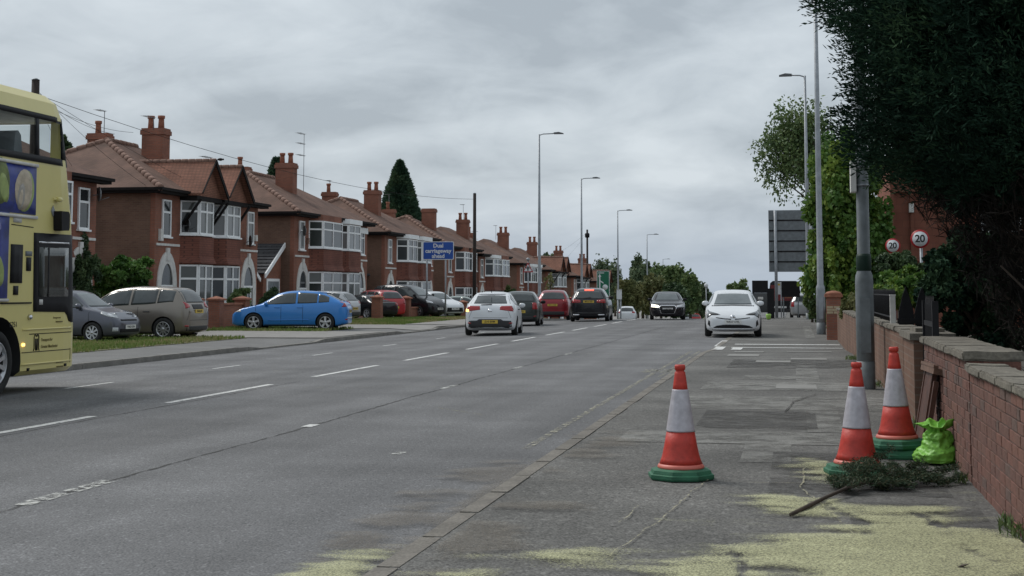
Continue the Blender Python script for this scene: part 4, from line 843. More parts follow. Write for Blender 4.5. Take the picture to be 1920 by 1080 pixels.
for x in (0.42,-0.42): patch(c, 'door_handle', [(x-0.1,0.855),(x+0.1,0.855)], [(x-0.1,0.885),(x+0.1,0.885)], BLU, '+y', 0.03, 4, 2, both=True)
patch(c, 'rubbing_strip', [(-0.75,0.40),(0.95,0.38)], [(-0.75,0.425),(0.95,0.405)], BLU, '+y', 0.02, 8, 1, both=True); patch(c, 'bumper_strip', [(-0.7,0.46),(0.7,0.46)], [(-0.7,0.50),(0.7,0.50)], SIL, 'r', 0.01, 8, 1)
patch(c, 'spoiler', [(-0.56,1.40),(0.56,1.40)], [(-0.54,1.44),(0.54,1.44)], BLU, 'r', 0.1, 8, 2)
# --- parked: silver-beige people carrier
p = cam_at(260, 60.5)
c = car('people_carrier', 'silver beige people carrier parked on the grass, its red tail lamp towards the road', 'mpv', 4.29, 1.81, 1.62, BEI, (p.x, p.y, -0.03), 176.5, 0.335, 2.64, 0.90, spokes=10)
std_windows(c, 'mpv'); screens(c, 1.08, 1.5, 0.7, 0.58, 1.12, 1.50, 0.66, 0.54); sym(c, 'tail_light', [(0.50,1.00),(0.74,0.95)], [(0.54,1.09),(0.70,1.15)], 'tail', 'r', off=0.02)
plate(c, 'r', 0.86, 'KN60 JRV'); patch(c, 'plate_recess', [(-0.34,0.93),(0.34,0.93)], [(-0.34,1.07),(0.34,1.07)], 'trim', 'r', 0.006); patch(c, 'bumper_insert', [(-0.7,0.28),(0.7,0.28)], [(-0.72,0.42),(0.72,0.42)], 'trim', 'r', 0.01)
seams(c, (-0.55,0.35), 0.32, 1.0); mirrors(c, 1.1, 1.02, BEI); trims(c)
# --- parked: dark grey city car behind the bus
p = cam_at(149, 64.5)
c = car('city_car', 'dark grey city car parked nose out beside the bus', 'hatch', 3.6, 1.66, 1.50, GRY, (p.x, p.y, -0.02), -6.0, 0.295, 2.38, 0.74, spokes=8)
std_windows(c, 'hatch'); screens(c, 1.02, 1.38, 0.64, 0.52, None, 0, 0, 0); sym(c, 'headlight', [(0.44,0.70),(0.72,0.74)], [(0.46,0.78),(0.70,0.88)], 'head', 'f'); patch(c, 'headlight', [(1.30,0.82),(1.66,0.70)], [(1.26,0.90),(1.62,0.80)], 'head', '+y', 0.008, 6, 4, both=True)
plate(c, 'f', 0.45, 'YH62 RXN'); patch(c, 'grille', [(-0.5,0.30),(0.5,0.30)], [(-0.52,0.40),(0.52,0.40)], 'black', 'f', 0.008); patch(c, 'grille_slit', [(-0.42,0.62),(0.42,0.62)], [(-0.42,0.665),(0.42,0.665)], 'black', 'f', 0.008); sym(c, 'fog_lamp', [(0.58,0.33),(0.70,0.33)], [(0.58,0.44),(0.70,0.44)], 'head', 'f', nu=3, nv=3); trims(c, False); mirrors(c, 0.62, 0.98, GRY); seams(c, (0.95,-0.05), 0.3, 0.95)
# --- cars in the front gardens
p = cam_at(597, 38.5); c = car('hatchback_car', 'silver hatchback in a front garden just behind the blue car', 'hatch', 4.1, 1.74, 1.47, SIL, (p.x, p.y, -0.02), 172, 0.31); std_windows(c, 'hatch'); screens(c, 1.0, 1.36, 0.66, 0.54, 1.0, 1.34, 0.66, 0.54); sym(c, 'tail_light', [(0.5,0.85),(0.8,0.82)], [(0.5,0.96),(0.74,1.0)], 'tail', 'r'); plate(c, 'r', 0.62, 'PO09 WDE'); patch(c, 'bumper_insert', [(-0.7,0.27),(0.7,0.27)], [(-0.7,0.46),(0.7,0.46)], 'trim', 'r', 0.01)
p = cam_at(703, 34.5); c = car('hatchback_car', 'bright red hatchback parked between brick gate pillars', 'hatch', 4.0, 1.74, 1.55, RED, (p.x, p.y, -0.05), 140, 0.31); std_windows(c, 'hatch'); screens(c, 1.04, 1.42, 0.66, 0.54, 1.08, 1.42, 0.62, 0.52); sym(c, 'tail_light', [(0.55,0.82),(0.80,0.80)], [(0.55,1.0),(0.74,1.0)], 'tail', 'r'); plate(c, 'r', 0.62, 'MK08 ZTF')
p = cam_at(680, 35); c = car('saloon_car', 'black car parked nose in beside the bright red hatchback', 'saloon', 4.2, 1.76, 1.30, BLK, (p.x, p.y, -0.05), 150, 0.31); std_windows(c, 'saloon'); screens(c, 0.9, 1.2, 0.66, 0.54, 0.95, 1.18, 0.6, 0.5); sym(c, 'tail_light', [(0.5,0.75),(0.8,0.75)], [(0.5,0.86),(0.76,0.88)], 'tail', 'r')
p = cam_at(765, 33); c = car('people_carrier', 'black people carrier parked behind the low brick garden wall', 'mpv', 4.6, 1.85, 1.86, BLK, (p.x, p.y, -0.05), -22, 0.34); std_windows(c, 'mpv'); screens(c, 1.22, 1.72, 0.72, 0.58, None, 0, 0, 0); sym(c, 'headlight', [(0.5,0.80),(0.82,0.84)], [(0.5,0.90),(0.80,0.98)], 'head', 'f'); plate(c, 'f', 0.5, 'DG13 YVK'); mirrors(c, 1.15, 1.2, 'black')
p = cam_at(816, 31.5); c = car('hatchback_car', 'white car parked nose out beyond the black people carrier', 'hatch', 4.1, 1.75, 1.47, WHT, (p.x, p.y, -0.05), -40, 0.31); std_windows(c, 'hatch'); screens(c, 1.0, 1.36, 0.66, 0.54, None, 0, 0, 0); patch(c, 'grille', [(-0.6,0.28),(0.6,0.28)], [(-0.55,0.52),(0.55,0.52)], 'black', 'f', 0.008); sym(c, 'headlight', [(0.45,0.66),(0.8,0.70)], [(0.45,0.76),(0.78,0.84)], 'head', 'f'); plate(c, 'f', 0.45, 'SK21 HWB')
p = cam_at(872, 29); c = car('saloon_car', 'pale green saloon in a front garden behind the white hatchback', 'saloon', 4.4, 1.75, 1.45, carpaint('pale green paint', (0.36, 0.42, 0.39), 0.3), (p.x, p.y, gz(94)), 10, 0.31); std_windows(c, 'saloon'); screens(c, 1.0, 1.32, 0.66, 0.54, 1.06, 1.3, 0.6, 0.5); sym(c, 'headlight', [(0.45,0.66),(0.8,0.70)], [(0.45,0.76),(0.78,0.84)], 'head', 'f')
# far right: dark van and grey car behind the trees
p = ony(1472, 600, 92); t = thing('delivery_van', 'dark van with red panelled tail standing beyond the large sign', 'van', (p.x, 92, gz(92) + 0.08), 0)
MB().prism([(-0.95,0.35),(0.95,0.35),(0.95,1.5),(0.86,2.12),(0.7,2.25),(-0.7,2.25),(-0.86,2.12),(-0.95,1.5)], 0, 4.8, 'y').build('body', BLK, t); MB().box(-0.84, 0.84, -0.02, -0.001, 1.05, 2.0).build('tail_panel', M('dark red panel', (0.16, 0.02, 0.022), 0.5, 0.2, 5), t); MB().box(-0.4, 0.4, -0.035, -0.021, 1.6, 1.75).build('tail_badge', 'stone', t); MB().box(0.0, 0.55, -0.035, -0.021, 1.2, 1.5).build('tail_plate', 'pot', t); MB().box(-0.8, 0.1, -0.03, -0.001, 0.6, 0.72).build('number_plate', 'platew', t); MB().box(-0.97, 0.97, -0.08, -0.001, 0.35, 0.55).build('bumper', 'trim', t)
for x in (-0.82, 0.82):
    for y in (0.8, 3.9): MB().lathe([(0.2,-0.1),(0.33,-0.1),(0.34,-0.05),(0.34,0.05),(0.33,0.1),(0.2,0.1)], 16, (x, y, 0.34), 'x').build('wheel', 'tyre', t)
p = ony(1493, 600, 88); c = car('hatchback_car', 'grey hatchback parked right beside the dark red-tailed van', 'hatch', 4.1, 1.74, 1.5, SIL, (p.x + 0.5, 92, gz(92) + 0.08), 90, 0.31); std_windows(c, 'hatch'); screens(c, None, 0, 0, 0, 1.02, 1.36, 0.64, 0.52); sym(c, 'tail_light', [(0.6,0.7),(0.8,0.7)], [(0.6,1.0),(0.76,1.0)], 'tail', 'r')
# ---------------------------------------------------------------- double-decker bus (local x forward, y left)
def bus():
    L, w, Ht = 10.8, 1.25, 4.36; paint = M('yellow bus paint', (0.72, 0.63, 0.235), 0.38, 0.04, 1.0, coat=0.3); MT['busy'] = paint
    t = thing('double_decker_bus', 'yellow double-decker bus with blue fruit advert on its side', 'bus', (-11.1-w, 21.74, -0.06), R(90))
    rake = lambda z: 0.0 if z < 1.1 else (0.1*(z-1.1)/1.3 if z < 2.4 else 0.1 + 0.42*(z-2.4)/1.9)
    mb = MB(); prof = [(0,0.27),(0.93,0.27),(1.0,0.34),(1.0,1.0),(1.0,1.8),(1.0,2.6),(0.995,3.4),(0.98,3.95),(0.97,4.18),(0.92,4.38),(0.78,4.52),(0.35,4.58),(0,4.60)]
    xs = [0.18,0.13,0.04,-0.12,-0.4,-1.2,-2.25,-3.5,-5.5,-8,-10.5,-10.75,-10.8]; ws = [0.72,0.86,0.94,0.985,1,1,1,1,1,1,1,0.985,0.95]
    n = len(prof); m = 2*n-2; V = []
    for x, k in zip(xs, ws):
        q = [(x - rake(z)*max(0, 1 + x/1.4), y*w*k, z) for y, z in prof]; V += q + [(a, -b, c_) for a, b, c_ in q[1:-1]]
    od = list(range(n)) + list(range(m-1, n-1, -1)); F = []
    for i in range(len(xs)-1):
        for a in range(m): F.append((i*m+od[a], i*m+od[(a+1)%m], (i+1)*m+od[(a+1)%m], (i+1)*m+od[a]))
    F.append(od[::-1]); F.append([(len(xs)-1)*m+k for k in od]); mb.add(V, F, 0, False)
    o = put('body', mb.mesh('body', ['busy', 'well', 'stone'])); cut = MB(); wr, ar = 0.48, 0.66; xf, xr = -2.34, -8.3
    for x in (xf, xr):
        for s in (-1, 1): cut.lathe([(ar, s*1.5), (ar, s*0.8)], 32, (x,0,wr), 'y')
    co = put('cut', cut.mesh('cut', 'well')); b = o.modifiers.new('b', 'BOOLEAN'); b.object = co; b.solver = 'EXACT'; bvh = BVHTree.FromPolygons([q.co for q in o.data.vertices], [list(p.vertices) for p in o.data.polygons])
    up = MB().box(-10.2, -0.54, -1.6, 1.6, 3.50, 4.12); up2 = MB().box(-1.0, 0.7, -1.02, 1.02, 3.505, 4.115); uo2 = put('cut3', up2.mesh('cut3', 'well')); b4 = o.modifiers.new('b4', 'BOOLEAN'); b4.object = uo2; b4.solver = 'EXACT'; uo = put('cut2', up.mesh('cut2', 'well')); b3 = o.modifiers.new('b3', 'BOOLEAN'); b3.object = uo; b3.solver = 'EXACT'
    nm = evalmesh(o); bpy.data.objects.remove(co); bpy.data.objects.remove(uo); bpy.data.objects.remove(uo2); o.modifiers.clear(); o.data = nm; o.parent = t
    for p in nm.polygons:
        if any(math.hypot(p.center.x-x, p.center.z-wr) < ar*1.003 and abs(p.center.y) > 0.7 for x in (xf, xr)): p.material_index = min(1, len(nm.materials)-1)
        elif 3.49 < p.center.z < 4.13 and abs(p.normal.z) > 0.9 and -10.3 < p.center.x: p.material_index = min(2, len(nm.materials)-1)
        else: p.material_index = 0
    c = Car(); c.t = t; c.bvh = bvh; c.W = 2*w; c.L = L
    P = lambda nme, bt, tp, mat, off=0.008, nu=6, nv=5, parent=None, both=False: patch(c, nme, bt, tp, mat, '-y', off, nu, nv, parent, both)
    tm, rm, bk = wheel_mesh(wr, 0.29, 10, 'bus')
    for x in (xf, xr):
        for s in (-1, 1): q = put('wheel', tm, t, (x, s*(w-0.15), wr), 0 if s > 0 else math.pi); put('rim', rm, q); put('brake_disc', bk, q)
    for z0, z1 in ((3.43, 3.53), (4.09, 4.17)): P('window_band', [(-10.5,z0),(-0.31 if z0 < 4 else -0.46,z0)], [(-10.5,z1),(-0.32 if z0 < 4 else -0.48,z1)], 'black', 0.016, 30, 2, both=True)
    P('window_band', [(-0.58,3.53),(-0.32,3.53)], [(-0.58,4.09),(-0.46,4.09)], 'black', 0.012, 4, 4, both=True)
    gs = bpy.data.materials.new('upper deck glass'); gs.use_nodes = True; gn_, gl_ = gs.node_tree.nodes, gs.node_tree.links
    gtr = gn_.new('ShaderNodeBsdfTransparent'); gtr.inputs[0].default_value = (0.88, 0.91, 0.91, 1); gms = gn_.new('ShaderNodeMixShader'); gms.inputs[0].default_value = 0.14
    gn_['Principled BSDF'].inputs['Base Color'].default_value = (0.03, 0.035, 0.035, 1); gn_['Principled BSDF'].inputs['Roughness'].default_value = 0.03
    gl_.new(gtr.outputs[0], gms.inputs[1]); gl_.new(gn_['Principled BSDF'].outputs[0], gms.inputs[2]); gl_.new(gms.outputs[0], gn_['Material Output'].inputs[0])
    x = -0.58
    for k in range(7):
        e = x - (0.72 if k == 0 else 1.32); P('upper_window', [(e,3.52),(x,3.52)], [(e,4.10),(x,4.10)], gs, 0.008, 4, 3, both=True); P('window_pillar', [(e-0.10,3.52),(e,3.52)], [(e-0.10,4.10),(e,4.10)], 'black', 0.014, 1, 3, both=True); x = e - 0.10
    for sx in (-1.75, -2.6, -3.45, -4.3, -5.2):
        for sy in (-0.75, 0.75): MB().prism([(sx-0.16,3.505),(sx+0.1,3.505),(sx+0.04,3.80),(sx-0.04,3.86),(sx-0.12,3.83)], sy-0.42, sy+0.42, 'y').build('seat_back', 'galvd', t)
    P('cab_window', [(-1.36,1.20),(-0.34,1.18),(-0.22,1.02),(0.08,1.02)], [(-1.40,2.37),(0.0,2.38)], 'black', 0.01, 14, 8); P('cab_glass', [(-1.22,1.42),(-0.30,1.42)], [(-1.24,2.16),(-0.32,2.17)], gl('cab glass', (0.05, 0.055, 0.05), 0.05, 0.5), 0.018, 6, 5); P('cab_rail', [(-1.25,2.22),(-0.3,2.23)], [(-1.25,2.245),(-0.3,2.255)], 'chrome', 0.02, 4, 1)
    P('cab_pillar', [(-0.97,1.42),(-0.93,1.42)], [(-0.98,2.16),(-0.94,2.16)], 'black', 0.022, 1, 3); P('cab_sticker', [(-1.2,1.30),(-1.10,1.30)], [(-1.2,1.38),(-1.10,1.38)], 'stone', 0.016, 1, 1)
    for k in range(4): P('lower_window', [(-10.2+1.15*k,1.42),(-9.12+1.15*k,1.42)], [(-10.2+1.15*k,2.36),(-9.12+1.15*k,2.36)], 'carglass', 0.012, 4, 3, both=True)
    for k in range(3): patch(c, 'lower_window', [(-5.4+1.3*k,1.42),(-4.2+1.3*k,1.42)], [(-5.4+1.3*k,2.36),(-4.2+1.3*k,2.36)], 'carglass', '+y', 0.012, 4, 3)
    # grilles and panels on the driver's side
    P('vent_grille', [(-2.05,1.62),(-1.72,1.62)], [(-2.05,2.18),(-1.72,2.18)], 'black', 0.012, 3, 3); P('vent_grille', [(-1.95,1.45),(-1.82,1.45)], [(-1.95,1.58),(-1.82,1.58)], 'black', 0.012, 2, 2)
    P('filler_panel', [(-1.63,2.02),(-1.45,2.02)], [(-1.63,2.09),(-1.45,2.09)], 'galvd', 0.012, 2, 1); P('filler_panel', [(-1.60,1.80),(-1.47,1.80)], [(-1.60,2.0),(-1.47,2.0)], 'black', 0.012, 2, 2)
    MB().lathe([(0.001,0.05),(0.03,0.045),(0.045,0.0)], 12, (0,0,0), 'y').build('filler_cap', 'chrome', t, (-1.47, -w-0.0, 1.12), math.pi)
    for z, nm_ in ((0.93, 'body_crease'), (0.42, 'body_crease'), (1.32, 'body_crease')): P(nm_, [(-1.66 if z < 1.2 else -2.3, z),(-0.12 if z < 1.2 else -1.43, z)], [(-1.66 if z < 1.2 else -2.3, z+0.022),(-0.12 if z < 1.2 else -1.43, z+0.022)], 'busy' if z != 1.32 else 'well', 0.016, 8, 1)
    for z, a, b_ in ((0.865,-1.45,-0.12),(0.60,-1.66,-0.14)): P('panel_seam', [(a,z),(b_,z)], [(a,z+0.011),(b_,z+0.011)], 'well', 0.005, 6, 1)
    P('panel_seam', [(-0.15,0.40),(-0.142,0.40)], [(-0.15,0.62),(-0.142,0.62)], 'well', 0.005, 1, 2); P('panel_seam', [(-2.05,2.46),(-1.42,2.44)], [(-2.05,2.472),(-1.42,2.452)], 'well', 0.005, 4, 1)
    P('side_marker', [(-1.5,0.33),(-1.43,0.33)], [(-1.5,0.375),(-1.43,0.375)], 'black', 0.014, 1, 1); P('side_marker', [(-0.36,0.35),(-0.29,0.35)], [(-0.36,0.39),(-0.29,0.39)], 'black', 0.014, 1, 1)
    P('indicator_lamp', [(-1.66,0.70),(-1.60,0.70)], [(-1.66,0.74),(-1.60,0.74)], 'amber', 0.02, 2, 2)
    MB().prism([(-0.13,0.02),(-0.09,0),(0.1,0.01),(0.12,0.06),(0.12,0.26),(0.08,0.3),(-0.15,0.3)], -0.09, 0.05, 'y').build('wing_mirror', 'black', t, (-0.68, -w-0.05, 2.42)); MB().tube([(-0.82,-w+0.02,2.9),(-0.78,-w-0.03,2.9)], 0.025, 6).lathe([(0.02,0),(0.04,0.02),(0.04,0.1),(0.02,0.11)], 10, (-0.8,-w-0.05,2.9), 'x').build('camera_pod', 'busy', t)
    # the advert: blue panels with fruit shapes in relief paint
    ad = M('advert blue', (0.018, 0.035, 0.23), 0.4, 0.45, 4); A1 = [(-5.5,2.66),(-1.38,2.63)]; A2 = [(-5.5,3.36),(-1.38,3.34)]
    P('advert', A1, A2, ad, 0.014, 14, 4); P('advert', [(-5.5,1.40),(-2.13,1.40)], [(-5.5,2.67),(-2.13,2.67)], ad, 0.0135, 12, 5)
    for z in (3.36, 2.585): P('advert_rail', [(-5.5,z),(-1.34,z-0.015)], [(-5.5,z+0.045),(-1.34,z+0.03)], 'stone', 0.03, 10, 1)
    P('advert_rail', [(-5.5,1.355),(-2.11,1.355)], [(-5.5,1.395),(-2.11,1.395)], 'stone', 0.03, 8, 1)
    def disc(cx, cz, rx, rz, rot, mat, off):
        bt = []; tp = []
        for i in range(9):
            a = math.pi + math.pi*i/8; b2 = math.pi - math.pi*i/8
            f_ = lambda q: (cx + rx*math.cos(q)*math.cos(rot) - rz*math.sin(q)*math.sin(rot), cz + rx*math.cos(q)*math.sin(rot) + rz*math.sin(q)*math.cos(rot))
            bt.append(f_(a)); tp.append(f_(b2))
        P('advert_print', bt, tp, mat, off, 10, 6)
    cr = M('print cream', (0.50, 0.42, 0.31), 0.5, 0.2, 9); gn = M('print green', (0.17, 0.22, 0.06), 0.5, 0.4, 5); lm = M('print lime', (0.32, 0.40, 0.12), 0.5, 0.2, 6); gy = M('print grey', (0.36, 0.33, 0.29), 0.5, 0.15, 9); lv = M('print lavender', (0.22, 0.21, 0.45), 0.5, 0.3, 4); ad2 = M('print deep blue', (0.05, 0.08, 0.34), 0.5, 0.4, 6)
    disc(-2.42, 3.08, 0.27, 0.34, 0.15, gn, 0.018); disc(-2.30, 2.98, 0.12, 0.22, 0.35, lm, 0.0195); disc(-1.70, 2.97, 0.25, 0.315, -0.28, lm, 0.018); disc(-1.755, 2.985, 0.245, 0.31, -0.25, cr, 0.021); disc(-1.83, 2.88, 0.10, 0.20, -0.22, gy, 0.024); disc(-1.84, 2.86, 0.05, 0.13, -0.22, cr, 0.027); disc(-3.1, 2.95, 0.4, 0.26, 0.3, gn, 0.018)
    for k in range(7): disc(-2.5 - 0.25*(k % 3), 1.55 + 0.155*k, 0.16 + 0.03*(k % 2), 0.07, 0.7 + 0.3*k, (lv, ad2, lv, gy)[k % 4], 0.018 + 0.001*k)
    disc(-2.42, 1.80, 0.15, 0.24, 0.35, lm, 0.027); disc(-3.3, 1.9, 0.5, 0.35, 0.2, cr, 0.019)
    # emblem and lettering
    em = MB()
    for s in (-1, 1):
        em.tube([(-1.24+s*0.085,-w-0.004,0.62),(-1.24+s*0.067,-w-0.004,0.66),(-1.24+s*0.07,-w-0.004,0.82),(-1.24+s*0.055,-w-0.004,0.855),(-1.24+s*0.025,-w-0.004,0.855),(-1.24+s*0.006,-w-0.004,0.83)], 0.009, 4)
        em.tube([(-1.24+s*0.02,-w-0.004,0.625),(-1.24+s*0.024,-w-0.004,0.80)], 0.013, 4)
    em.build('emblem', 'ink', t); MT['inkb'] = M('faded brown ink', (0.16, 0.125, 0.03), 0.6, 0.1)
    letters('Transport for', 0.062, 'inkb', t, (-1.10,-w-0.006,0.775), '-y', align='LEFT', bold=0.001); letters('Greater Manchester', 0.062, 'inkb', t, (-1.10,-w-0.006,0.675), '-y', align='LEFT', bold=0.001)
    letters('6251', 0.11, 'ink', t, (-2.03,-w-0.006,1.02), '-y', align='LEFT'); letters('Passengers must', 0.035, 'inkb', t, (-0.75,-w-0.006,1.10), '-y', align='LEFT', bold=0.001)
    for x, z, u in ((-0.66,1.03,0.2),(-0.62,0.41,0.22),(-0.6,0.345,0.2)): P('small_print', [(x,z),(x+u,z)], [(x,z+0.018),(x+u,z+0.018)], 'inkb', 0.012, 2, 1)
    dm = MB().add([(0,0,-0.09),(0.06,0,0),(0,0,0.09),(-0.06,0,0),(0,0.004,-0.09),(0.06,0.004,0),(0,0.004,0.09),(-0.06,0.004,0)], [(0,1,2,3),(7,6,5,4),(0,4,5,1),(1,5,6,2),(2,6,7,3),(3,7,4,0)]); dm.build('door_emblem', 'galv', t, (-0.85,-w-0.012,2.72)); P('side_plate', [(-2.0,2.50),(-1.78,2.50)], [(-2.0,2.58),(-1.78,2.58)], 'stone', 0.012, 1, 1)
    # windscreens at the front
    patch(c, 'windscreen', [(-1.05,1.15),(1.05,1.15)], [(-1.05,2.35),(1.05,2.35)], 'carglass', 'f', 0.01, 12, 6); patch(c, 'upper_windscreen', [(-1.05,3.42),(1.05,3.42)], [(-0.98,4.1),(0.98,4.1)], gs, 'f', 0.01, 12, 6); patch(c, 'destination_display', [(-0.9,2.5),(0.9,2.5)], [(-0.9,2.95),(0.9,2.95)], 'black', 'f', 0.01, 8, 3); sym(c, 'headlight', [(0.7,0.6),(1.1,0.6)], [(0.7,0.85),(1.1,0.85)], 'head', 'f')
bus()
# ================================================================ street furniture
def col_at(px, ytop, Hc):
    lo, hi = 10.0, 400.0
    for _ in range(60):
        m = (lo+hi)/2; p = ony(px, ytop, m)
        if p.z - gz(m) < Hc: lo = m
        else: hi = m
    return ony(px, ytop, lo)
def lamp_column(label, x, y, Hc, arm, sgn, z0=None, r0=0.105, r1=0.055, dm='galv', detail=True):
    z = gz(y) if z0 is None else z0
    t = thing('street_lamp', label, 'street lamp', (x, y, z), 0, 'street lamp columns')
    MB().lathe([(r0*1.4,-0.3),(r0*1.4,1.48),(r0*1.32,1.56),(r0,1.64),(r0*0.85,Hc*0.5),(r1,Hc)], 12).build('column', dm, t)
    MB().lathe([(r0*1.43,-0.25),(r0*1.43,0.38)], 12).build('root_band', 'galvd', t)
    MB().bar((0,0,0), (1,0,0), (0,-1,0), -0.07, 0.07, 0.5, 1.25, r0*1.30, r0*1.50).build('service_door', dm, t)
    MB().tube([(0,0,Hc-0.06),(sgn*0.25,0,Hc+0.02),(sgn*(arm-0.55),0,Hc+0.04)], 0.035, 7).build('bracket_arm', dm, t)
    MB().prism([(sgn*(arm-0.62),Hc+0.0),(sgn*arm,Hc-0.005),(sgn*arm,Hc+0.05),(sgn*(arm-0.3),Hc+0.13),(sgn*(arm-0.62),Hc+0.1)], -0.14, 0.14, 'y').build('lantern', 'lantern', t)
for i, (px, yt, lab) in enumerate(((1011,252,'grey street lamp column rising behind the dark green hatchback'),(1090,335,'grey street lamp column rising just left of the braking black car'),(1158,395,'grey street lamp column with white cabinet at its foot'),(1213,440,'grey street lamp column in front of the roadside trees'))):
    p = col_at(px, yt, 12.0); lamp_column(lab, p.x, p.y, 12.0, 1.6, 1)
p = ony(1243, 486, 330); lamp_column('distant street lamp just above the treetops', p.x, 330, p.z - gz(330), 1.6, 1, dm='galvd')
p = ony(1286, 515, 260); lamp_column('distant street lamp among the trees beyond the oncoming car', p.x, 260, p.z - gz(260), 1.6, -1, dm='galvd')
lamp_column('tall pale street lamp column beside the brick pillar with cream bands', 0.84, 50.3, 12.2, 1.3, -1, 0.02, 0.105)
p = col_at(1509, 142, 12.0); lamp_column('street lamp with its lantern showing above the open-branched tree', p.x, p.y, 12.0, 1.25, -1)
lamp_column('thick grey lamp column beside the garden wall, its top lost in the conifer', 0.95, 21.2, 11.8, 1.3, -1, 0.10, 0.088, 0.05, 'galvd')
t = thing('street_name_plate', 'weathered white plate strapped edge-on to the thick grey lamp column', 'sign', (0.95, 21.2, 0.1))
MB().box(-0.16, -0.085, -0.14, 0.2, 2.72, 3.15).build('plate', 'stone', t); MB().lathe([(0.1,2.8),(0.1,2.83)], 12).lathe([(0.1,3.05),(0.1,3.08)], 12).build('strap', 'galv', t)
t = tag(MB().lathe([(0.092,0),(0.104,0.02),(0.104,0.2),(0.09,0.24)], 12, (0,0,0)).build('column_wrap', leafmat('green tape', (0.01,0.03,0.02), (0.012,0.035,0.022), (0.02,0.05,0.03), 0.6, 0), None, (0.95, 21.2, 1.72)), 'dark green tape wrapped round the thick grey lamp column', 'tape')
def telegraph(label, px, yt, y, w=0.13, top=None, group='telegraph poles'):
    p = ony(px, yt, y); t = thing('telegraph_pole', label, 'telegraph pole', (p.x, y, gz(y)), 0, group); h = p.z - gz(y)
    MB().tube([(0,0,-0.5),(0,0,h*0.5),(0,0,h)], [w*1.15, w, w*0.85], 10).build('pole', 'wood', t)
    MB().tube([(0,0,h),(0,0,h+0.06)], [w*0.95, w*0.3], 10).build('cap', 'galvd', t)
    for k in range(5): MB().tube([(-w-0.1,0,h*0.45+k*0.55),(w+0.1,0,h*0.45+k*0.55)], 0.012, 4).build('step_iron', 'galvd', t)
    if top: MB().lathe([(0.1,h-1.0),(0.28,h-0.95),(0.3,h-0.5),(0.2,h-0.4),(0.1,h-0.38)], 10).build('junction_box', 'black', t)
    return Vector((p.x, y, p.z))
tp1 = telegraph('tall dark wooden telegraph pole rising in front of the brick houses', 890, 363, 103, 0.13)
tp2 = telegraph('dark telegraph pole with black junction box near its top', 1101, 431, 185, 0.14, True)
tp0 = telegraph('brown telegraph pole tip peeping over the bus roof', 67, 150, 47.5, 0.16)
def cable(a, b, sag, lab, r=0.008):
    a, b = Vector(a), Vector(b); pts = [a.lerp(b, i/14) - Vector((0,0,sag*4*(i/14)*(1-i/14))) for i in range(15)]
    tag(MB().tube(pts, r, 4).build('overhead_cable', 'dark'), lab, 'cable', 'overhead telephone cables')
cable(tp0 - Vector((0,0,0.5)), tp1 - Vector((0,0,0.4)), 0.9, 'long overhead cable from the bus to the tall telegraph pole', 0.010)
for i, q in enumerate(((-26.4,58.5,5.6),(-26.4,68.5,5.6),(-30.5,63,8.6),(-26.4,52,5.6),(-31,66,9.0))): cable(tp0 - Vector((0,0,0.3+0.1*i)), q, 0.25, 'thin service cable fanning down to a house roof above the bus')
for q in ((-26.5,145,3.6),(-26.5,160,3.3)): cable(tp2 - Vector((0,0,0.3)), q, 0.5, ('thin cable from the junction-box pole to the warning sign pair', 'thin cable from the junction-box pole to the white porch pair')[int(q[1] > 150)])
# --- blue sign
MT['sblue'] = M('sign blue', (0.012, 0.075, 0.36), 0.35, 0.06, 3); MT['swhite'] = M('sign white', (0.66, 0.68, 0.70), 0.4, 0.05); MT['sgreen'] = M('sign green', (0.004, 0.13, 0.07), 0.4, 0.05); MT['sred'] = M('sign red', (0.38, 0.015, 0.02), 0.4, 0.08)
Y = 80.5; a, b = ony(793, 453, Y), ony(851, 487, Y); w, hh = b.x-a.x, a.z-b.z; cx, cz = (a.x+b.x)/2, (a.z+b.z)/2
t = thing('road_sign', 'blue road sign reading Dual carriageway ahead on two grey posts', 'road sign', (cx, Y, gz(Y)), 0); cz -= gz(Y)
def rrect(w, h, r, k=5):
    P = []
    for sx, sz, a0 in ((1,1,0),(-1,1,90),(-1,-1,180),(1,-1,270)):
        for i in range(k+1): q = R(a0 + 90*i/k); P.append((sx*(w/2-r) + r*math.cos(q), sz*(h/2-r) + r*math.sin(q)))
    return P
MB().prism([(x, z+cz) for x, z in rrect(w, hh, 0.08)], -0.02, 0.0, 'y').build('border', 'swhite', t); s = MB().prism([(x, z+cz) for x, z in rrect(w-0.08, hh-0.08, 0.06)], -0.026, -0.0205, 'y').build('panel', 'sblue', t)
for i, tx in enumerate(('Dual', 'carriageway', 'ahead')): letters(tx, 0.31, 'swhite', s, (0, -0.0285, cz + 0.27 - 0.29*i), '-y', bold=0.009)
for px in (800, 835): x = ony(px, 500, Y).x - cx; MB().tube([(x,0.06,-0.4),(x,0.06,cz+hh/2)], 0.05, 8).build('post', 'galv', t)
x = ony(800, 500, Y).x - cx; MB().box(x-0.13, x+0.13, -0.07, 0.19, -0.3, 1.05).build('post_housing', 'galv', t)
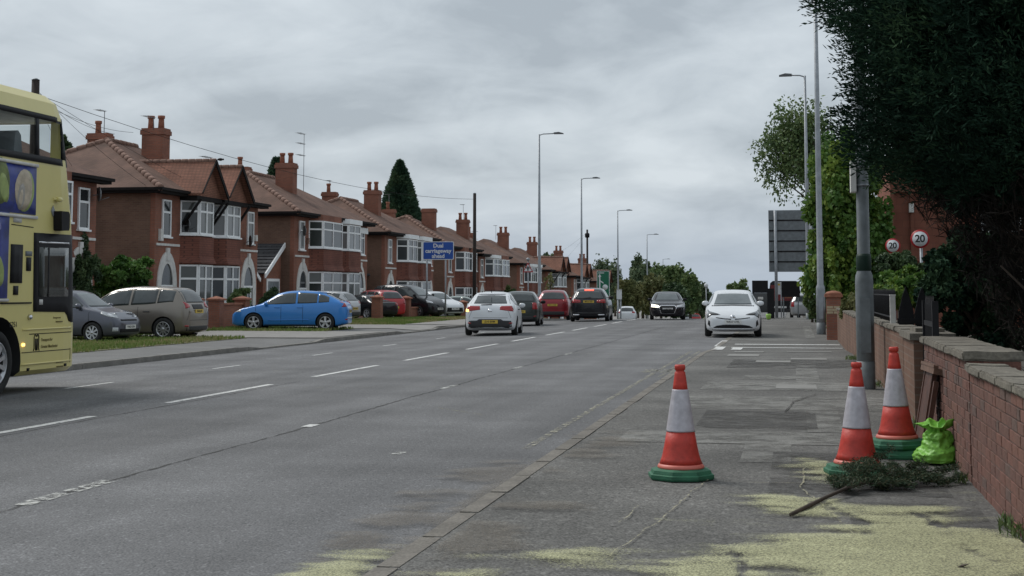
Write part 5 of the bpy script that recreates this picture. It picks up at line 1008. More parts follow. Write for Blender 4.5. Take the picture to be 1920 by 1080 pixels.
# --- triangular warning sign
Y = 96; p = ony(990, 502, Y); t = thing('warning_sign', 'triangular warning sign with dark symbol on a grey post', 'road sign', (p.x, Y, gz(Y)), 0); cz = p.z - gz(Y); q = 0.36
MB().prism([(-q,cz-0.3),(q,cz-0.3),(0,cz+0.36)], -0.02, 0, 'y').build('border', 'sred', t); pn = MB().prism([(-q*0.72,cz-0.23),(q*0.72,cz-0.23),(0,cz+0.24)], -0.026, -0.0205, 'y').build('panel', 'swhite', t)
MB().box(-0.04, 0.04, -0.032, -0.027, cz-0.19, cz+0.1).box(-0.13, 0.13, -0.0325, -0.0275, cz-0.05, cz+0.02).build('symbol', 'ink', pn); MB().tube([(0,0.05,-0.4),(0,0.05,cz+0.5)], 0.04, 8).build('post', 'galv', t); MB().lathe([(0.02,cz+0.45),(0.12,cz+0.5),(0.12,cz+0.6),(0.02,cz+0.66)], 10).build('lamp_hood', 'galv', t)
# --- green direction sign
Y = 150; a, b = ony(1119, 508, Y), ony(1143, 556, Y); w, hh = b.x-a.x, a.z-b.z; cx, cz = (a.x+b.x)/2, (a.z+b.z)/2 - gz(Y)
t = thing('direction_sign', 'green direction sign with white route arrow and round white emblem', 'road sign', (cx, Y, gz(Y)), 0)
MB().prism([(x, z+cz) for x, z in rrect(w, hh, 0.08)], -0.03, 0, 'y').build('border', 'swhite', t); s = MB().prism([(x, z+cz) for x, z in rrect(w-0.1, hh-0.1, 0.06)], -0.038, -0.0305, 'y').build('panel', 'sgreen', t)
MB().box(-0.42, -0.28, -0.046, -0.039, cz-1.1, cz+0.75).add([(-0.35,-0.0465,cz+1.0),(-0.52,-0.0465,cz+0.7),(-0.18,-0.0465,cz+0.7)], [(0,1,2)]).add([(-0.28,-0.0462,cz+0.35),(-0.28,-0.0462,cz+0.2),(0.05,-0.0462,cz+0.0),(0.05,-0.0462,cz+0.12)], [(0,1,2,3)]).build('arrow', 'swhite', s); MB().lathe([(0.28,-0.048),(0.28,-0.039)], 20, (0.2,0,cz-0.35), 'y').build('emblem', 'swhite', s); MB().box(-0.5, 0.1, -0.046, -0.039, cz+1.05, cz+1.13).build('lettering', 'swhite', s)
for x in (-w/2+0.15, w/2-0.15): MB().tube([(x,0.06,-0.4),(x,0.06,cz)], 0.06, 8).build('post', 'galv', t)
# --- white cabinet, globe lamp
Y = 122; p = ony(1161, 552, Y); t = thing('roadside_cabinet', 'white cabinet on a post at the foot of a street lamp', 'cabinet', (p.x, Y, gz(Y))); z = p.z - gz(Y); MB().box(-0.2, 0.2, -0.1, 0.1, z-0.4, z+0.35).build('box', 'swhite', t); MB().box(-0.22, 0.22, -0.12, 0.12, z+0.35, z+0.4).build('lid', 'stone', t); MB().tube([(0.12,0,-0.3),(0.12,0,z-0.4)], 0.06, 8).tube([(-0.12,0,-0.3),(-0.12,0,z-0.4)], 0.06, 8).build('post', 'galv', t)
Y = 140; p = ony(1324, 535, Y); t = thing('globe_lamp', 'white globe lamp on a slim post beyond the white liftback', 'lamp', (p.x, Y, gz(Y))); z = p.z - gz(Y); MB().lathe([(0.02,z-0.2),(0.14,z-0.15),(0.2,z),(0.14,z+0.15),(0.02,z+0.2)], 12).build('globe', 'swhite', t); MB().tube([(0,0,-0.3),(0,0,z-0.2)], 0.05, 6).build('post', 'galv', t)
# --- big sign seen from behind
Y = 80; a, b = ony(1440.5, 394, Y), ony(1536, 510, Y); t = thing('road_sign', 'large grey road sign seen from behind, six panels on two posts', 'road sign', (a.x, Y, gz(Y))); w = b.x-a.x; z1, z0 = a.z-gz(Y), b.z-gz(Y)
for k in range(6): q = (z1-z0)/6; MB().box(0, w, 0, 0.035, z0+k*q+0.012, z0+(k+1)*q-0.012).build('panel', 'galvd', t)
for k in range(1, 6): q = (z1-z0)/6; MB().box(0.01, w-0.01, -0.035, 0.03, z0+k*q-0.03, z0+k*q+0.03).build('rail', 'dark', t)
for u in (0.36, w-0.4): MB().tube([(u,-0.11,-0.5),(u,-0.11,z1-0.02)], 0.085, 10).build('post', 'galv', t)
# --- dark boards and shelter further on
Y = 76; a, b = ony(1410, 526, Y), ony(1441, 600, Y); t = thing('bus_shelter', 'black shelter end panel beside the white liftback', 'bus shelter', (a.x, Y, gz(Y) + 0.08)); w = b.x-a.x; zt = a.z - gz(Y) - 0.08
MB().box(0, w, 0, 0.06, zt-0.62, zt).build('advert_case', 'black', t); MB().box(0.28, w-0.25, -0.012, -0.001, zt-0.95, zt-0.82).build('notice', 'stone', t); MB().box(0, 0.05, 0, 2.2, -0.1, zt-0.62).box(w-0.05, w, 0, 2.2, -0.1, zt-0.62).build('frame', 'black', t); MB().box(0.05, w-0.05, 0.02, 0.04, 0.3, zt-0.625).build('pane', 'g1', t); MB().box(w, w+0.3, 0, 0.06, 0.0, zt-0.4).build('side_board', 'black', t)
Y = 82; a, b = ony(1465, 528, Y), ony(1500, 557, Y); t = thing('site_board', 'plain black board on posts below the large grey sign', 'board', (a.x, Y, gz(Y) + 0.08)); MB().box(0, b.x-a.x, 0, 0.05, b.z-gz(Y)-0.08, a.z-gz(Y)-0.08).build('panel', 'black', t)
for u in (0.1, b.x-a.x-0.1): MB().tube([(u,0.08,-0.4),(u,0.08,a.z-gz(Y)-0.1)], 0.04, 6).build('post', 'galvd', t)
Y = 81; a, b = ony(1455, 529, Y), ony(1463.5, 552, Y); t = thing('bus_stop_flag', 'slim white and yellow bus stop flag beside the large grey sign', 'sign', (a.x, Y, gz(Y) + 0.08)); MB().box(0, b.x-a.x, 0, 0.03, b.z-gz(Y)-0.08, a.z-gz(Y)-0.08).build('panel', 'swhite', t); MB().box(0.02, b.x-a.x-0.02, -0.008, -0.001, a.z-gz(Y)-0.26, a.z-gz(Y)-0.16).build('band', 'platey', t); MB().tube([(b.x-a.x+0.03,0.02,-0.3),(b.x-a.x+0.03,0.02,a.z-gz(Y)-0.08)], 0.03, 6).build('post', 'galv', t)
Y = 62; p = onz(1441, 600, 0.06); lime = M('lime plastic', (0.36, 0.62, 0.12), 0.45, 0.1, 6)
tag(MB().lathe([(0.06,0),(0.10,0.03),(0.13,0.2),(0.12,0.26),(0.10,0.27)], 12, jit=lambda i, k: 0.9+0.2*((k*7+i*3) % 5)/5).build('plastic_tub', lime, None, (p.x, p.y, rz(p.y))), 'small lime green tub on the far pavement by the shelter', 'tub')
p = onz(1420, 602, 0.06); tag(MB().lathe([(0.08,0),(0.22,0.05),(0.25,0.15),(0.15,0.24),(0.03,0.26)], 10, jit=lambda i, k: 0.85+0.3*((k*5+i*3) % 7)/7).build('plastic_sack', 'swhite', None, (p.x-0.2, p.y+2, rz(p.y+2))), 'white plastic sack on the far pavement by the shelter', 'sack')
# --- 20 limit signs
def limit(label, px, py, Y, d, hz):
    p = ony(px, py, Y); z = p.z; t = thing('speed_limit_sign', label, 'road sign', (p.x, Y, 0.03), R(-6), '20 limit signs'); z -= 0.03
    MB().lathe([(d/2,-0.012),(d/2,0)], 32, (0,0,z), 'y').build('border', 'sred', t); s = MB().lathe([(d/2*0.80,-0.019),(d/2*0.80,-0.0125)], 32, (0,0,z), 'y').build('panel', 'swhite', t)
    letters('20', d*0.56, 'ink', s, (0,-0.0215,z), '-y', bold=d*0.012, spacing=0.92); MB().tube([(0.02,0.045,-0.3),(0.02,0.045,z+d*0.3)], 0.035, 8).build('post', 'galv', t)
    if hz: MB().box(-0.08, 0.5, 0.0, 0.04, z-0.9, z-0.86).build('bracket', 'galv', t)
limit('round 20 sign nearer the lamp column, its foot in the evergreen shrub', 1674, 461, 46, 0.45, 0)
limit('round 20 sign on a grey backboard close to the dark conifer', 1725, 448, 37, 0.45, 1)
# ================================================================ right-hand garden walls
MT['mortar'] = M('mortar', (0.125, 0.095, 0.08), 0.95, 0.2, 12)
BR = [M('wall brick a', (0.15, 0.074, 0.056), 0.9, 0.2, 14, 0.5, 60, fine=0.2), M('wall brick b', (0.13, 0.064, 0.05), 0.9, 0.25, 14, 0.5, 60, fine=0.2), M('wall brick c', (0.165, 0.076, 0.057), 0.9, 0.2, 14, 0.5, 60, fine=0.2), M('wall brick d', (0.115, 0.072, 0.06), 0.9, 0.3, 14, 0.5, 60, fine=0.2)]  # brick colours lowered to paint in the shade under the conifer
MT['cop'] = M('weathered coping', (0.165, 0.15, 0.122), 0.95, 0.25, 6, 0.6, 40, fine=0.25)  # weathered stone, its colour also darkened for the conifer's shade
def brick_mesh(l, m, i):
    me = MB().box(-0.05, 0.05, 0.0, l, 0, 0.066).mesh('brick', m); bm = bmesh.new(); bm.from_mesh(me)
    bmesh.ops.bevel(bm, geom=list(bm.edges), offset=0.004, segments=1, affect='EDGES'); bm.to_mesh(me); bm.free(); return me
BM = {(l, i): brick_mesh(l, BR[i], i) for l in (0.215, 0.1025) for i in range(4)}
XW = 1.2
def brick_wall(label, ya, yb, zb, zt, thick=0.225, cop=0.058, over=0.03, bricks=True, endface=False):
    t = thing('brick_garden_wall', label, 'garden wall', (XW, ya, zb), 0, 'brick walls along the right pavement'); L, hgt = yb-ya, zt-zb-cop; nc = round(hgt/0.075); cs = hgt/nc
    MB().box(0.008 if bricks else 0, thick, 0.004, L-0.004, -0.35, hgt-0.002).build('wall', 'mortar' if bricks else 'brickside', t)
    if bricks:
        random.seed(int(ya*10))
        for c in range(nc):
            y = 0.0; first = c % 2; hd = 0.1025
            if first: put('brick', BM[(hd, random.randrange(4))], t, (0.05+random.uniform(-0.003,0.003), 0, c*cs+0.004)); y = hd + 0.01
            while y < L - 0.09:
                l = 0.215 if L - y > 0.214 else 0.1025
                if random.random() < 0.13: l = 0.1025
                k = random.choices(range(4), (5,4,3,0.4 + (2.2 if c > nc-4 else 0)))[0]
                put('brick', BM[(l, k)], t, (0.05+random.uniform(-0.003,0.003), y, c*cs+0.004)); y += l + 0.01
        if endface:
            for c in range(nc):
                for x0 in ((0.105,) if c % 2 else (0.105,)): MB().box(x0, thick, -0.006, 0.09, c*cs+0.004, c*cs+0.07).build('brick', BR[(c*7) % 3], t)
    y = -0.02; random.seed(int(ya*7)+1)
    while y < L - 0.05:
        e = min(y + random.uniform(0.55, 0.75), L + 0.02); j = random.uniform(-0.01, 0.012)
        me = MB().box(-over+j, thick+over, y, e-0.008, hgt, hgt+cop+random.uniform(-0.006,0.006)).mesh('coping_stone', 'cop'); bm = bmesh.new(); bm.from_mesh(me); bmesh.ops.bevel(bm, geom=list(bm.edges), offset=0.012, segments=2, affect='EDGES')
        bmesh.ops.subdivide_edges(bm, edges=[q for q in bm.edges if q.calc_length() > 0.15], cuts=4, use_grid_fill=True)
        for v in bm.verts: v.co += Vector((noise.noise(v.co*9 + Vector((ya,0,0))), noise.noise(v.co*9 + Vector((0,ya,5))), noise.noise(v.co*9 + Vector((3,3,ya)))))*0.008
        bm.to_mesh(me); bm.free(); put('coping_stone', me, t); y = e
    return t
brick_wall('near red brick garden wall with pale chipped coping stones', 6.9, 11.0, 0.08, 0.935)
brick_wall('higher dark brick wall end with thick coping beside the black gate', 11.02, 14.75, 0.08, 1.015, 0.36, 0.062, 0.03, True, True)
t = thing('gate_pillar', 'brick gate pier with broken coping beyond the black gate', 'gate pillar', (XW, 15.95, 0.08))
MB().box(0, 0.38, 0, 1.5, -0.3, 0.86).build('pier', 'brickside', t); MB().box(-0.04, 0.42, -0.04, 1.54, 0.86, 0.93).build('coping_stone', 'cop', t); MB().box(0.06, 0.36, 0.5, 1.3, 0.93, 0.97).build('coping_stone', 'cop', t)
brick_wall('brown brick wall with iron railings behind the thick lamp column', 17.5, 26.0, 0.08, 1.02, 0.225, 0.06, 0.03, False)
t = thing('iron_railing', 'black iron railing on top of the brown brick wall', 'railing', (XW+0.11, 20.5, 1.02), 0)
for k in range(26): MB().tube([(0,k*0.21,-0.02),(0,k*0.21,0.40),(0,k*0.21,0.46)], [0.011,0.011,0.002], 5).build('baluster', 'black', t)
for z in (0.06, 0.36): MB().box(-0.012, 0.012, 0, 5.3, z, z+0.02).build('rail', 'black', t)
t = tag(MB().box(-0.035, 0.035, -0.035, 0.035, 0, 0.36).box(-0.04, 0.04, -0.04, 0.04, 0.36, 0.38).build('gate_post_cap', 'stone', None, (1.27, 20.3, 1.02)), 'short whitish post standing on the brown wall by the railing', 'post')
t = thing('pointed_gate', 'pair of black pointed gate boards behind the brick gate pier', 'gate', (1.30, 19.6, 0.08))
for k in range(2): MB().prism([(k*0.20,0),(k*0.20+0.185,0),(k*0.20+0.185,1.10),(k*0.20+0.13,1.32),(k*0.20+0.0925,1.42),(k*0.20+0.055,1.32),(k*0.20,1.10)], 0, 0.03, 'y').build('board', 'black', t)
for z in (0.3, 0.95): MB().box(-0.02, 0.42, -0.02, -0.001, z, z+0.07).build('rail', 'black', t)
t = thing('garden_gate', 'black metal garden gate between the higher wall and the brick pier', 'gate', (XW+0.12, 14.77, 0.1))
MB().box(-0.03, 0.03, 0, 0.06, -0.2, 1.25).box(-0.03, 0.03, 1.1, 1.16, -0.2, 1.25).box(-0.02, 0.02, 0.06, 1.1, 0.08, 0.13).box(-0.02, 0.02, 0.06, 1.1, 1.0, 1.05).build('frame', 'black', t)
for k in range(8): MB().tube([(0,0.15+k*0.12,0.09),(0,0.15+k*0.12,1.2),(0,0.15+k*0.12,1.3)], [0.014,0.014,0.002], 5).build('baluster', 'black', t)
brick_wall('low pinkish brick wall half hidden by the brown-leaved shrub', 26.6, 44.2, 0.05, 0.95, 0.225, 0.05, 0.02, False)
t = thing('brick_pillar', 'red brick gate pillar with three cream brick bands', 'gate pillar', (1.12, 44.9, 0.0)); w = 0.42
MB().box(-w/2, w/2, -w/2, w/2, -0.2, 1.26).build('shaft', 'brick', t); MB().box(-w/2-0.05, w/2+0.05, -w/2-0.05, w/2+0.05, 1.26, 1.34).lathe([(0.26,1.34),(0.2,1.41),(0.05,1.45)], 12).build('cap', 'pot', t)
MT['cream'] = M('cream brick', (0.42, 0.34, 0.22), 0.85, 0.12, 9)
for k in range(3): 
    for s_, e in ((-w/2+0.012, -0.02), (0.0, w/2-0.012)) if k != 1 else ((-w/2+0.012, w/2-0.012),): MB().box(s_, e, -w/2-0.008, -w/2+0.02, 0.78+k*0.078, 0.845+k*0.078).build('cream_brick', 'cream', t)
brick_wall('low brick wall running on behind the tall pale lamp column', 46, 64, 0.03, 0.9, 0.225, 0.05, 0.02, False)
# red terracotta house behind the conifer
t = thing('terracotta_house', 'red terracotta house corner seen below the dark conifer', 'house', (3.75, 60, 0)); MT['terra'] = brickmat('terracotta', (0.25, 0.10, 0.068), (0.22, 0.085, 0.058), (0.16, 0.075, 0.055), 0.45, 0.3, 0.006, patch=0.2)
MB().box(0, 9, 0, 9, 0, 6.6).build('wall', 'terra', t); MB().add([(-0.3,-0.3,6.6),(9.3,-0.3,6.6),(9.3,9.3,6.6),(-0.3,9.3,6.6),(4.5,4.5,9.2)], [(0,1,4),(1,2,4),(2,3,4),(3,0,4),(3,2,1,0)]).build('roof', 'tile', t)
for x in (0.0, 0.75): MB().box(x, x+0.14, -0.12, -0.001, 0, 5.3).build('pilaster', 'terra', t)
MB().box(0.85, 2.0, -0.08, -0.001, 2.6, 3.0).box(0.0, 2.2, -0.16, -0.001, 5.3, 5.5).build('cornice', 'terra', t); MB().box(0.70, 0.88, -0.2, -0.001, 4.5, 4.85).build('boss', 'stone', t)
for wx in (3.4, 6.4):
    for wz in (0.9, 3.7): window(t, (wx,0,0), X, NY, 1.5, wz, wz+1.6, (1,1), 0.66, True, 'g1')
# ================================================================ cones, bases, bag, timber, branch
MT['cred'] = M('cone red plastic', (0.54, 0.04, 0.025), 0.55, 0.2, 7, 0.3, 30, col2=(0.43, 0.04, 0.026), fine=0.12); MT['csl'] = M('grey white sleeve', (0.52, 0.50, 0.54), 0.4, 0.14, 9, 0.4, 22, col2=(0.40, 0.38, 0.41), fine=0.1); MT['cgr'] = M('green rubber base', (0.028, 0.135, 0.072), 0.7, 0.25, 8, 0.3, 40); MT['clip'] = M('cone lip pink', (0.62, 0.16, 0.12), 0.5, 0.1, 6)
def octbase(mb, z, s=0.226, hh=0.075):
    def oc(r, z): return [(r*math.cos(R(22.5+45*k))/math.cos(R(22.5)), r*math.sin(R(22.5+45*k))/math.cos(R(22.5)), z) for k in range(8)]
    rings = [oc(s*0.97, z), oc(s, z+0.012), oc(s, z+hh*0.45), oc(s*0.93, z+hh*0.52), oc(s*0.90, z+hh*0.85), oc(s*0.72, z+hh)]
    v = [p for r in rings for p in r]; f = [(i*8+k, i*8+(k+1)%8, (i+1)*8+(k+1)%8, (i+1)*8+k) for i in range(len(rings)-1) for k in range(8)]
    return mb.add(v, f + [list(range(8))[::-1], list(range(len(v)-8, len(v)))])
def cone(label, x, y, z, tilt=(0,0), hs=1.0, rot=0.2):
    t = thing('traffic_cone', label, 'traffic cone', (x, y, z), rot, 'red and white traffic cones'); t.rotation_euler = (tilt[0], tilt[1], rot)
    octbase(MB(), 0).build('base', 'cgr', t); b = 0.075; Hh = 0.735*hs
    rr = lambda q: lerp_tab([(0,0.156),(0.06,0.138),(0.14,0.124),(0.335,0.100),(0.75,0.055),(0.93,0.037)], q)
    MB().lathe([(0.166,b-0.002),(0.170,b+0.010),(0.158,b+0.03)], 28).build('foot_lip', 'clip', t)
    MB().lathe([(rr(q), b+0.03+q*(Hh-0.03)) for q in (0,0.05,0.1,0.2,0.335)], 28).build('body', 'cred', t)
    MB().lathe([(rr(q)+0.003, b+0.03+q*(Hh-0.03)) for q in (0.325,0.34,0.42,0.5,0.58,0.66,0.735,0.75)], 40, jit=lambda i, k: 1 + ((0.022*math.sin(k*0.63+0.5)**5 + 0.014*math.sin(k*1.7)*math.sin(i*0.8+k*0.3)) if 0 < i < 7 else 0)).build('reflective_sleeve', 'csl', t)
    MB().lathe([(rr(q), b+0.03+q*(Hh-0.03)) for q in (0.735,0.8,0.9,0.925)] + [(0.031,b+0.03+0.93*(Hh-0.03)),(0.031,b+0.03+0.945*(Hh-0.03)),(0.039,b+0.03+0.95*(Hh-0.03)),(0.039,b+0.03+0.985*(Hh-0.03)),(0.034,b+Hh),(0.024,b+Hh),(0.022,b+Hh-0.06)], 24).build('top', 'cred', t)
    return t
p = onz(1277, 898, 0.10); cone('red and white traffic cone standing alone near the kerb', p.x, p.y, rz(p.y) + 0.006)
p = onz(1607, 893, 0.10); cone('red and white traffic cone with the cut branch lying over its foot', p.x, p.y, rz(p.y) + 0.016, (0, R(0.8)))
q = onz(1688, 858, 0.10); zz = rz(q.y) + 0.006
for k, lb in enumerate(('spare green cone base under the raised cone beside the green sack',)):
    o = octbase(MB(), 0).build('cone_base', 'cgr', None, (q.x + 0.012*k, q.y + 0.01*k, zz + 0.0755*k), 0.3*k); tag(o, lb, 'cone base', 'stacked cone bases')
cn = cone('red and white traffic cone raised on a stack of green bases', q.x - 0.02, q.y + 0.02, zz + 0.0755, (0, R(-1.0)), 1.0, 0.5)
MB().lathe([(0.1425,0.20),(0.139,0.235)], 28).build('print', 'ink', cn) if False else None
# green sack
def sack():
    m = M('green plastic sack', (0.21, 0.50, 0.07), 0.42, 0.2, 7, 0.5, 40, spec=0.4)
    key = [(0.0,0.05),(0.012,0.135),(0.045,0.168),(0.085,0.17),(0.13,0.148),(0.17,0.12),(0.205,0.104),(0.235,0.11),(0.262,0.106),(0.287,0.086),(0.305,0.06),(0.318,0.05),(0.34,0.07),(0.37,0.10),(0.395,0.118)]
    prof = [(lerp_tab(key, 0.395*i/46), 0.395*i/46) for i in range(47)] + [(0.10,0.39),(0.05,0.355),(0.015,0.33)]
    mb = MB(); mb.lathe(prof, 96); V = []
    for x, y, z in mb.v:
        a = math.atan2(y, x); r = math.hypot(x, y); v = Vector((x, y, z)); w = v + Vector((noise.noise(v*5), noise.noise(v*5 + Vector((9,0,0))), noise.noise(v*5 + Vector((0,9,0)))))*0.05
        cr = -0.045*abs(noise.noise(w*9)) - 0.022*abs(noise.noise(w*21 + Vector((4,4,4)))) - 0.010*abs(noise.noise(w*46)) + 0.02
        neck = max(0, 1 - abs(z-0.315)/0.09); fold = 0.018*math.sin(a*9 + 3*noise.noise(v*8))*neck + 0.035*math.sin(a*4 + 1.0)*max(0, z-0.33)/0.07
        k = (r + (cr + fold)*min(1, r/0.05))/max(r, 1e-4)
        V.append((x*k - 0.20*max(0, 0.18-z)*(1 if x < 0 else 0.15) - 0.12*max(0, z-0.28), y*k*0.92, max(0.0, z*0.82 + noise.noise(w*11)*0.035*min(1, z/0.1)*(1.6 if z > 0.33 else 0.6))))
    mb.v = V; p = onz(1762, 870, 0.10); o = mb.build('plastic_sack', m, None, (p.x - 0.01, p.y, rz(p.y) + 0.004), -0.15); tag(o, 'bright green tied plastic sack slumped against the brick wall', 'sack')
sack()
# leaning broken timber frame
MT['timb'] = M('brown varnished wood', (0.085, 0.036, 0.024), 0.55, 0.35, 10, 0.3, 30); MT['timbl'] = M('pale cut wood', (0.15, 0.085, 0.058), 0.7, 0.25, 12)
t = thing('timber_frame', 'broken brown timber frame leaning on the wall behind the green sack', 'timber', (1.05, 12.95, 0.10)); t.rotation_euler = (0, R(10), R(3))
for yy, h_ in ((0.0,0.60),(0.16,0.66),(0.62,0.68)): MB().box(-0.02, 0.02, yy, yy+0.045, 0, h_).build('upright', 'timb', t)
MB().box(-0.045, 0.035, -0.05, 0.72, 0.66, 0.71).box(-0.05, -0.01, -0.05, 0.72, 0.711, 0.735).build('top_rail', 'timbl', t); MB().box(-0.012, 0.012, 0.21, 0.615, 0.02, 0.655).build('back_board', 'timb', t); MB().box(-0.018, 0.018, -0.02, 0.68, -0.045, -0.001).build('bottom_rail', 'timb', t)
# ================================================================ vegetation
LM = dict(
 leyl=leafmat('leylandii sprays', (0.011, 0.027, 0.018), (0.019, 0.046, 0.027), (0.051, 0.093, 0.045), 0.85, 0.05, 0.08),
 dead=leafmat('dead conifer twigs', (0.007, 0.006, 0.005), (0.013, 0.011, 0.009), (0.034, 0.026, 0.02), 0.9, 0.0),
 conf=leafmat('conifer needles', (0.028, 0.066, 0.040), (0.047, 0.097, 0.053), (0.097, 0.147, 0.066), 0.75, 0.1),
 lime=leafmat('yellow green leaves', (0.052, 0.120, 0.025), (0.103, 0.196, 0.037), (0.229, 0.309, 0.057), 0.5, 0.25),
 mid=leafmat('broad green leaves', (0.074, 0.121, 0.048), (0.115, 0.178, 0.064), (0.209, 0.261, 0.100), 0.55, 0.2),
 dull=leafmat('dull far leaves', (0.065, 0.101, 0.057), (0.101, 0.146, 0.077), (0.182, 0.213, 0.112), 0.7, 0.15),
 autumn=leafmat('turning leaves', (0.115, 0.135, 0.055), (0.165, 0.178, 0.072), (0.247, 0.228, 0.095), 0.7, 0.15),
 laurel=leafmat('laurel leaves', (0.044, 0.106, 0.025), (0.075, 0.163, 0.037), (0.138, 0.250, 0.062), 0.45, 0.2),
 hedge=leafmat('dark hedge leaves', (0.037, 0.067, 0.030), (0.059, 0.101, 0.043), (0.101, 0.151, 0.059), 0.6, 0.15))
def tree(name, label, base, crowns, n, size, mat, trunk=None, group='roadside trees', cat='tree', aspect=0.55, droop=0.2, limbs=6, seedv=1):
    """crowns: (dx,dy,z, rx,ry,rz) lobes relative to the base; each lobe is filled with fuzzy leaf clumps"""
    random.seed(seedv); t = thing(name, label, cat, base, 0, group); C = []; Rr = []
    for dx, dy, z, rx, ry, rz_ in crowns:
        k = max(6, int(14*(rx*ry*rz_)**0.42))
        for _ in range(k):
            d = Vector((random.gauss(0,1), random.gauss(0,1), random.gauss(0,1))).normalized()*random.uniform(0.35, 1.0)
            C.append((dx+d.x*rx, dy+d.y*ry, z+d.z*rz_)); q = random.uniform(0.2, 0.4); Rr.append((rx*q, ry*q, rz_*q))
    P, tn, dd = clumps(C, Rr, n)
    leaves('crown', P, size, LM[mat], t, aspect, droop, dirs=dd*0.6, tint=0.12 + 0.75*tn)
    zc = min(c[2]-c[5]*0.4 for c in crowns); zt = max(c[2] for c in crowns)
    if trunk:
        mb = MB(); mb.tube([(0,0,-0.3),(0.05*zt*0.1,0,zc*0.6),(0,0,max(zc,0.5)),(0.04,0,zt)], [trunk*1.25, trunk, trunk*0.85, trunk*0.3], 9); mb.build('trunk', 'bark', t)
        for i in range(limbs):
            c = random.choice(C); z0 = max(0.3, zc*0.7 + random.random()*(zt-zc)*0.4); mb = MB(); m = (c[0]*0.5, c[1]*0.5, (z0+c[2])/2 + 0.1)
            mb.tube([(0,0,z0), m, c], [trunk*0.45, trunk*0.28, trunk*0.08], 6); mb.build('limb', 'bark', t)
    return t
def lobes(px0, px1, py0, py1, Y, depth=None, n=5, seed=1, fill=0.62):
    """lobes spread over a picture-sized mass standing at distance Y, given its real width and height there"""
    a, b = ony(px0, py0, Y), ony(px1, py1, Y); rs = random.Random(seed); w, h = b.x-a.x, a.z-b.z; g = gz(Y); out = []
    d = depth or w*0.7; cx, cz = (a.x+b.x)/2, (a.z+b.z)/2
    for i in range(n):
        u, v = rs.uniform(-0.5, 0.5), rs.uniform(-0.5, 0.5); s = rs.uniform(0.42, 0.62)*fill/0.62
        rx, rz_ = w*s*0.62, h*s*0.55; out.append((u*(w-2*rx), rs.uniform(-0.3,0.3)*d, cz - g + v*(h-2*rz_), rx, d*0.4, rz_))
    return (cx, Y, g), out
def mass(name, label, px0, px1, py0, py1, Y, mat, n, size, nl=5, seed=1, trunk=0.12, depth=None, group=None, cat='tree', fill=0.72, **k):
    base, L = lobes(px0, px1, py0, py1, Y, depth, nl, seed, fill); return tree(name, label, base, L, n, size, mat, trunk, group or 'roadside trees', cat, seedv=seed, **k)
def conifer(name, label, px, ytop, ybase, wpx, Y, n=9000, mat='conf', size=0.42, seed=3):
    a = ony(px, ytop, Y); b = ony(px, ybase, Y); H = a.z - gz(Y); wd = wpx*Y/FPX/2; t = thing(name, label, 'conifer', (a.x, Y, gz(Y)), 0, 'conifers behind the houses'); random.seed(seed)
    z0 = max(1.0, (b.z-gz(Y)) - 2); z = RNG.random(n)**1.35*(H-z0) + z0; f = (H-z)/(H-z0); r = wd*(f**0.80)*1.06; an = RNG.random(n)*6.2832
    lump = np.array([1 + 0.30*noise.noise((math.cos(q)*1.8+seed, math.sin(q)*1.8, h*0.75)) + 0.10*noise.noise((math.cos(q)*5, math.sin(q)*5+seed, h*2.2)) for q, h in zip(an, z)])
    rr = r*lump*(0.72 + 0.30*RNG.random(n)); P = np.stack([rr*np.cos(an), rr*np.sin(an), z], 1); D = np.stack([np.cos(an), np.sin(an), 0.35+0*an], 1)
    tint = np.array([0.45 + 0.6*noise.noise((x*0.9, y*0.9, h*0.7)) for x, y, h in P]); leaves('crown', P, size, LM[mat], t, 0.42, -0.1, dirs=D, tint=tint)
    MB().tube([(0,0,-0.3),(0,0,H*0.6),(0,0,H*0.97)], [0.28, 0.16, 0.03], 8).build('trunk', 'bark', t)
conifer('conifer_tree', 'tall dark conifer behind the brick semi pairs, left of the blue sign', 750, 303, 420, 106, 122, 19000, size=0.55, seed=4)
conifer('conifer_tree', 'conifer top behind the chimney with two tall pots', 519, 298, 368, 88, 98, 9000, size=0.5, seed=5)
mass('garden_tree', 'dark leafy tree just showing behind the bus corner', 110, 138, 255, 330, 78, 'hedge', 3000, 0.3, 4, 8)
mass('garden_tree', 'small far tree showing between chimneys left of the junction-box pole', 1005, 1050, 472, 500, 215, 'dull', 1500, 0.5, 4, 9)
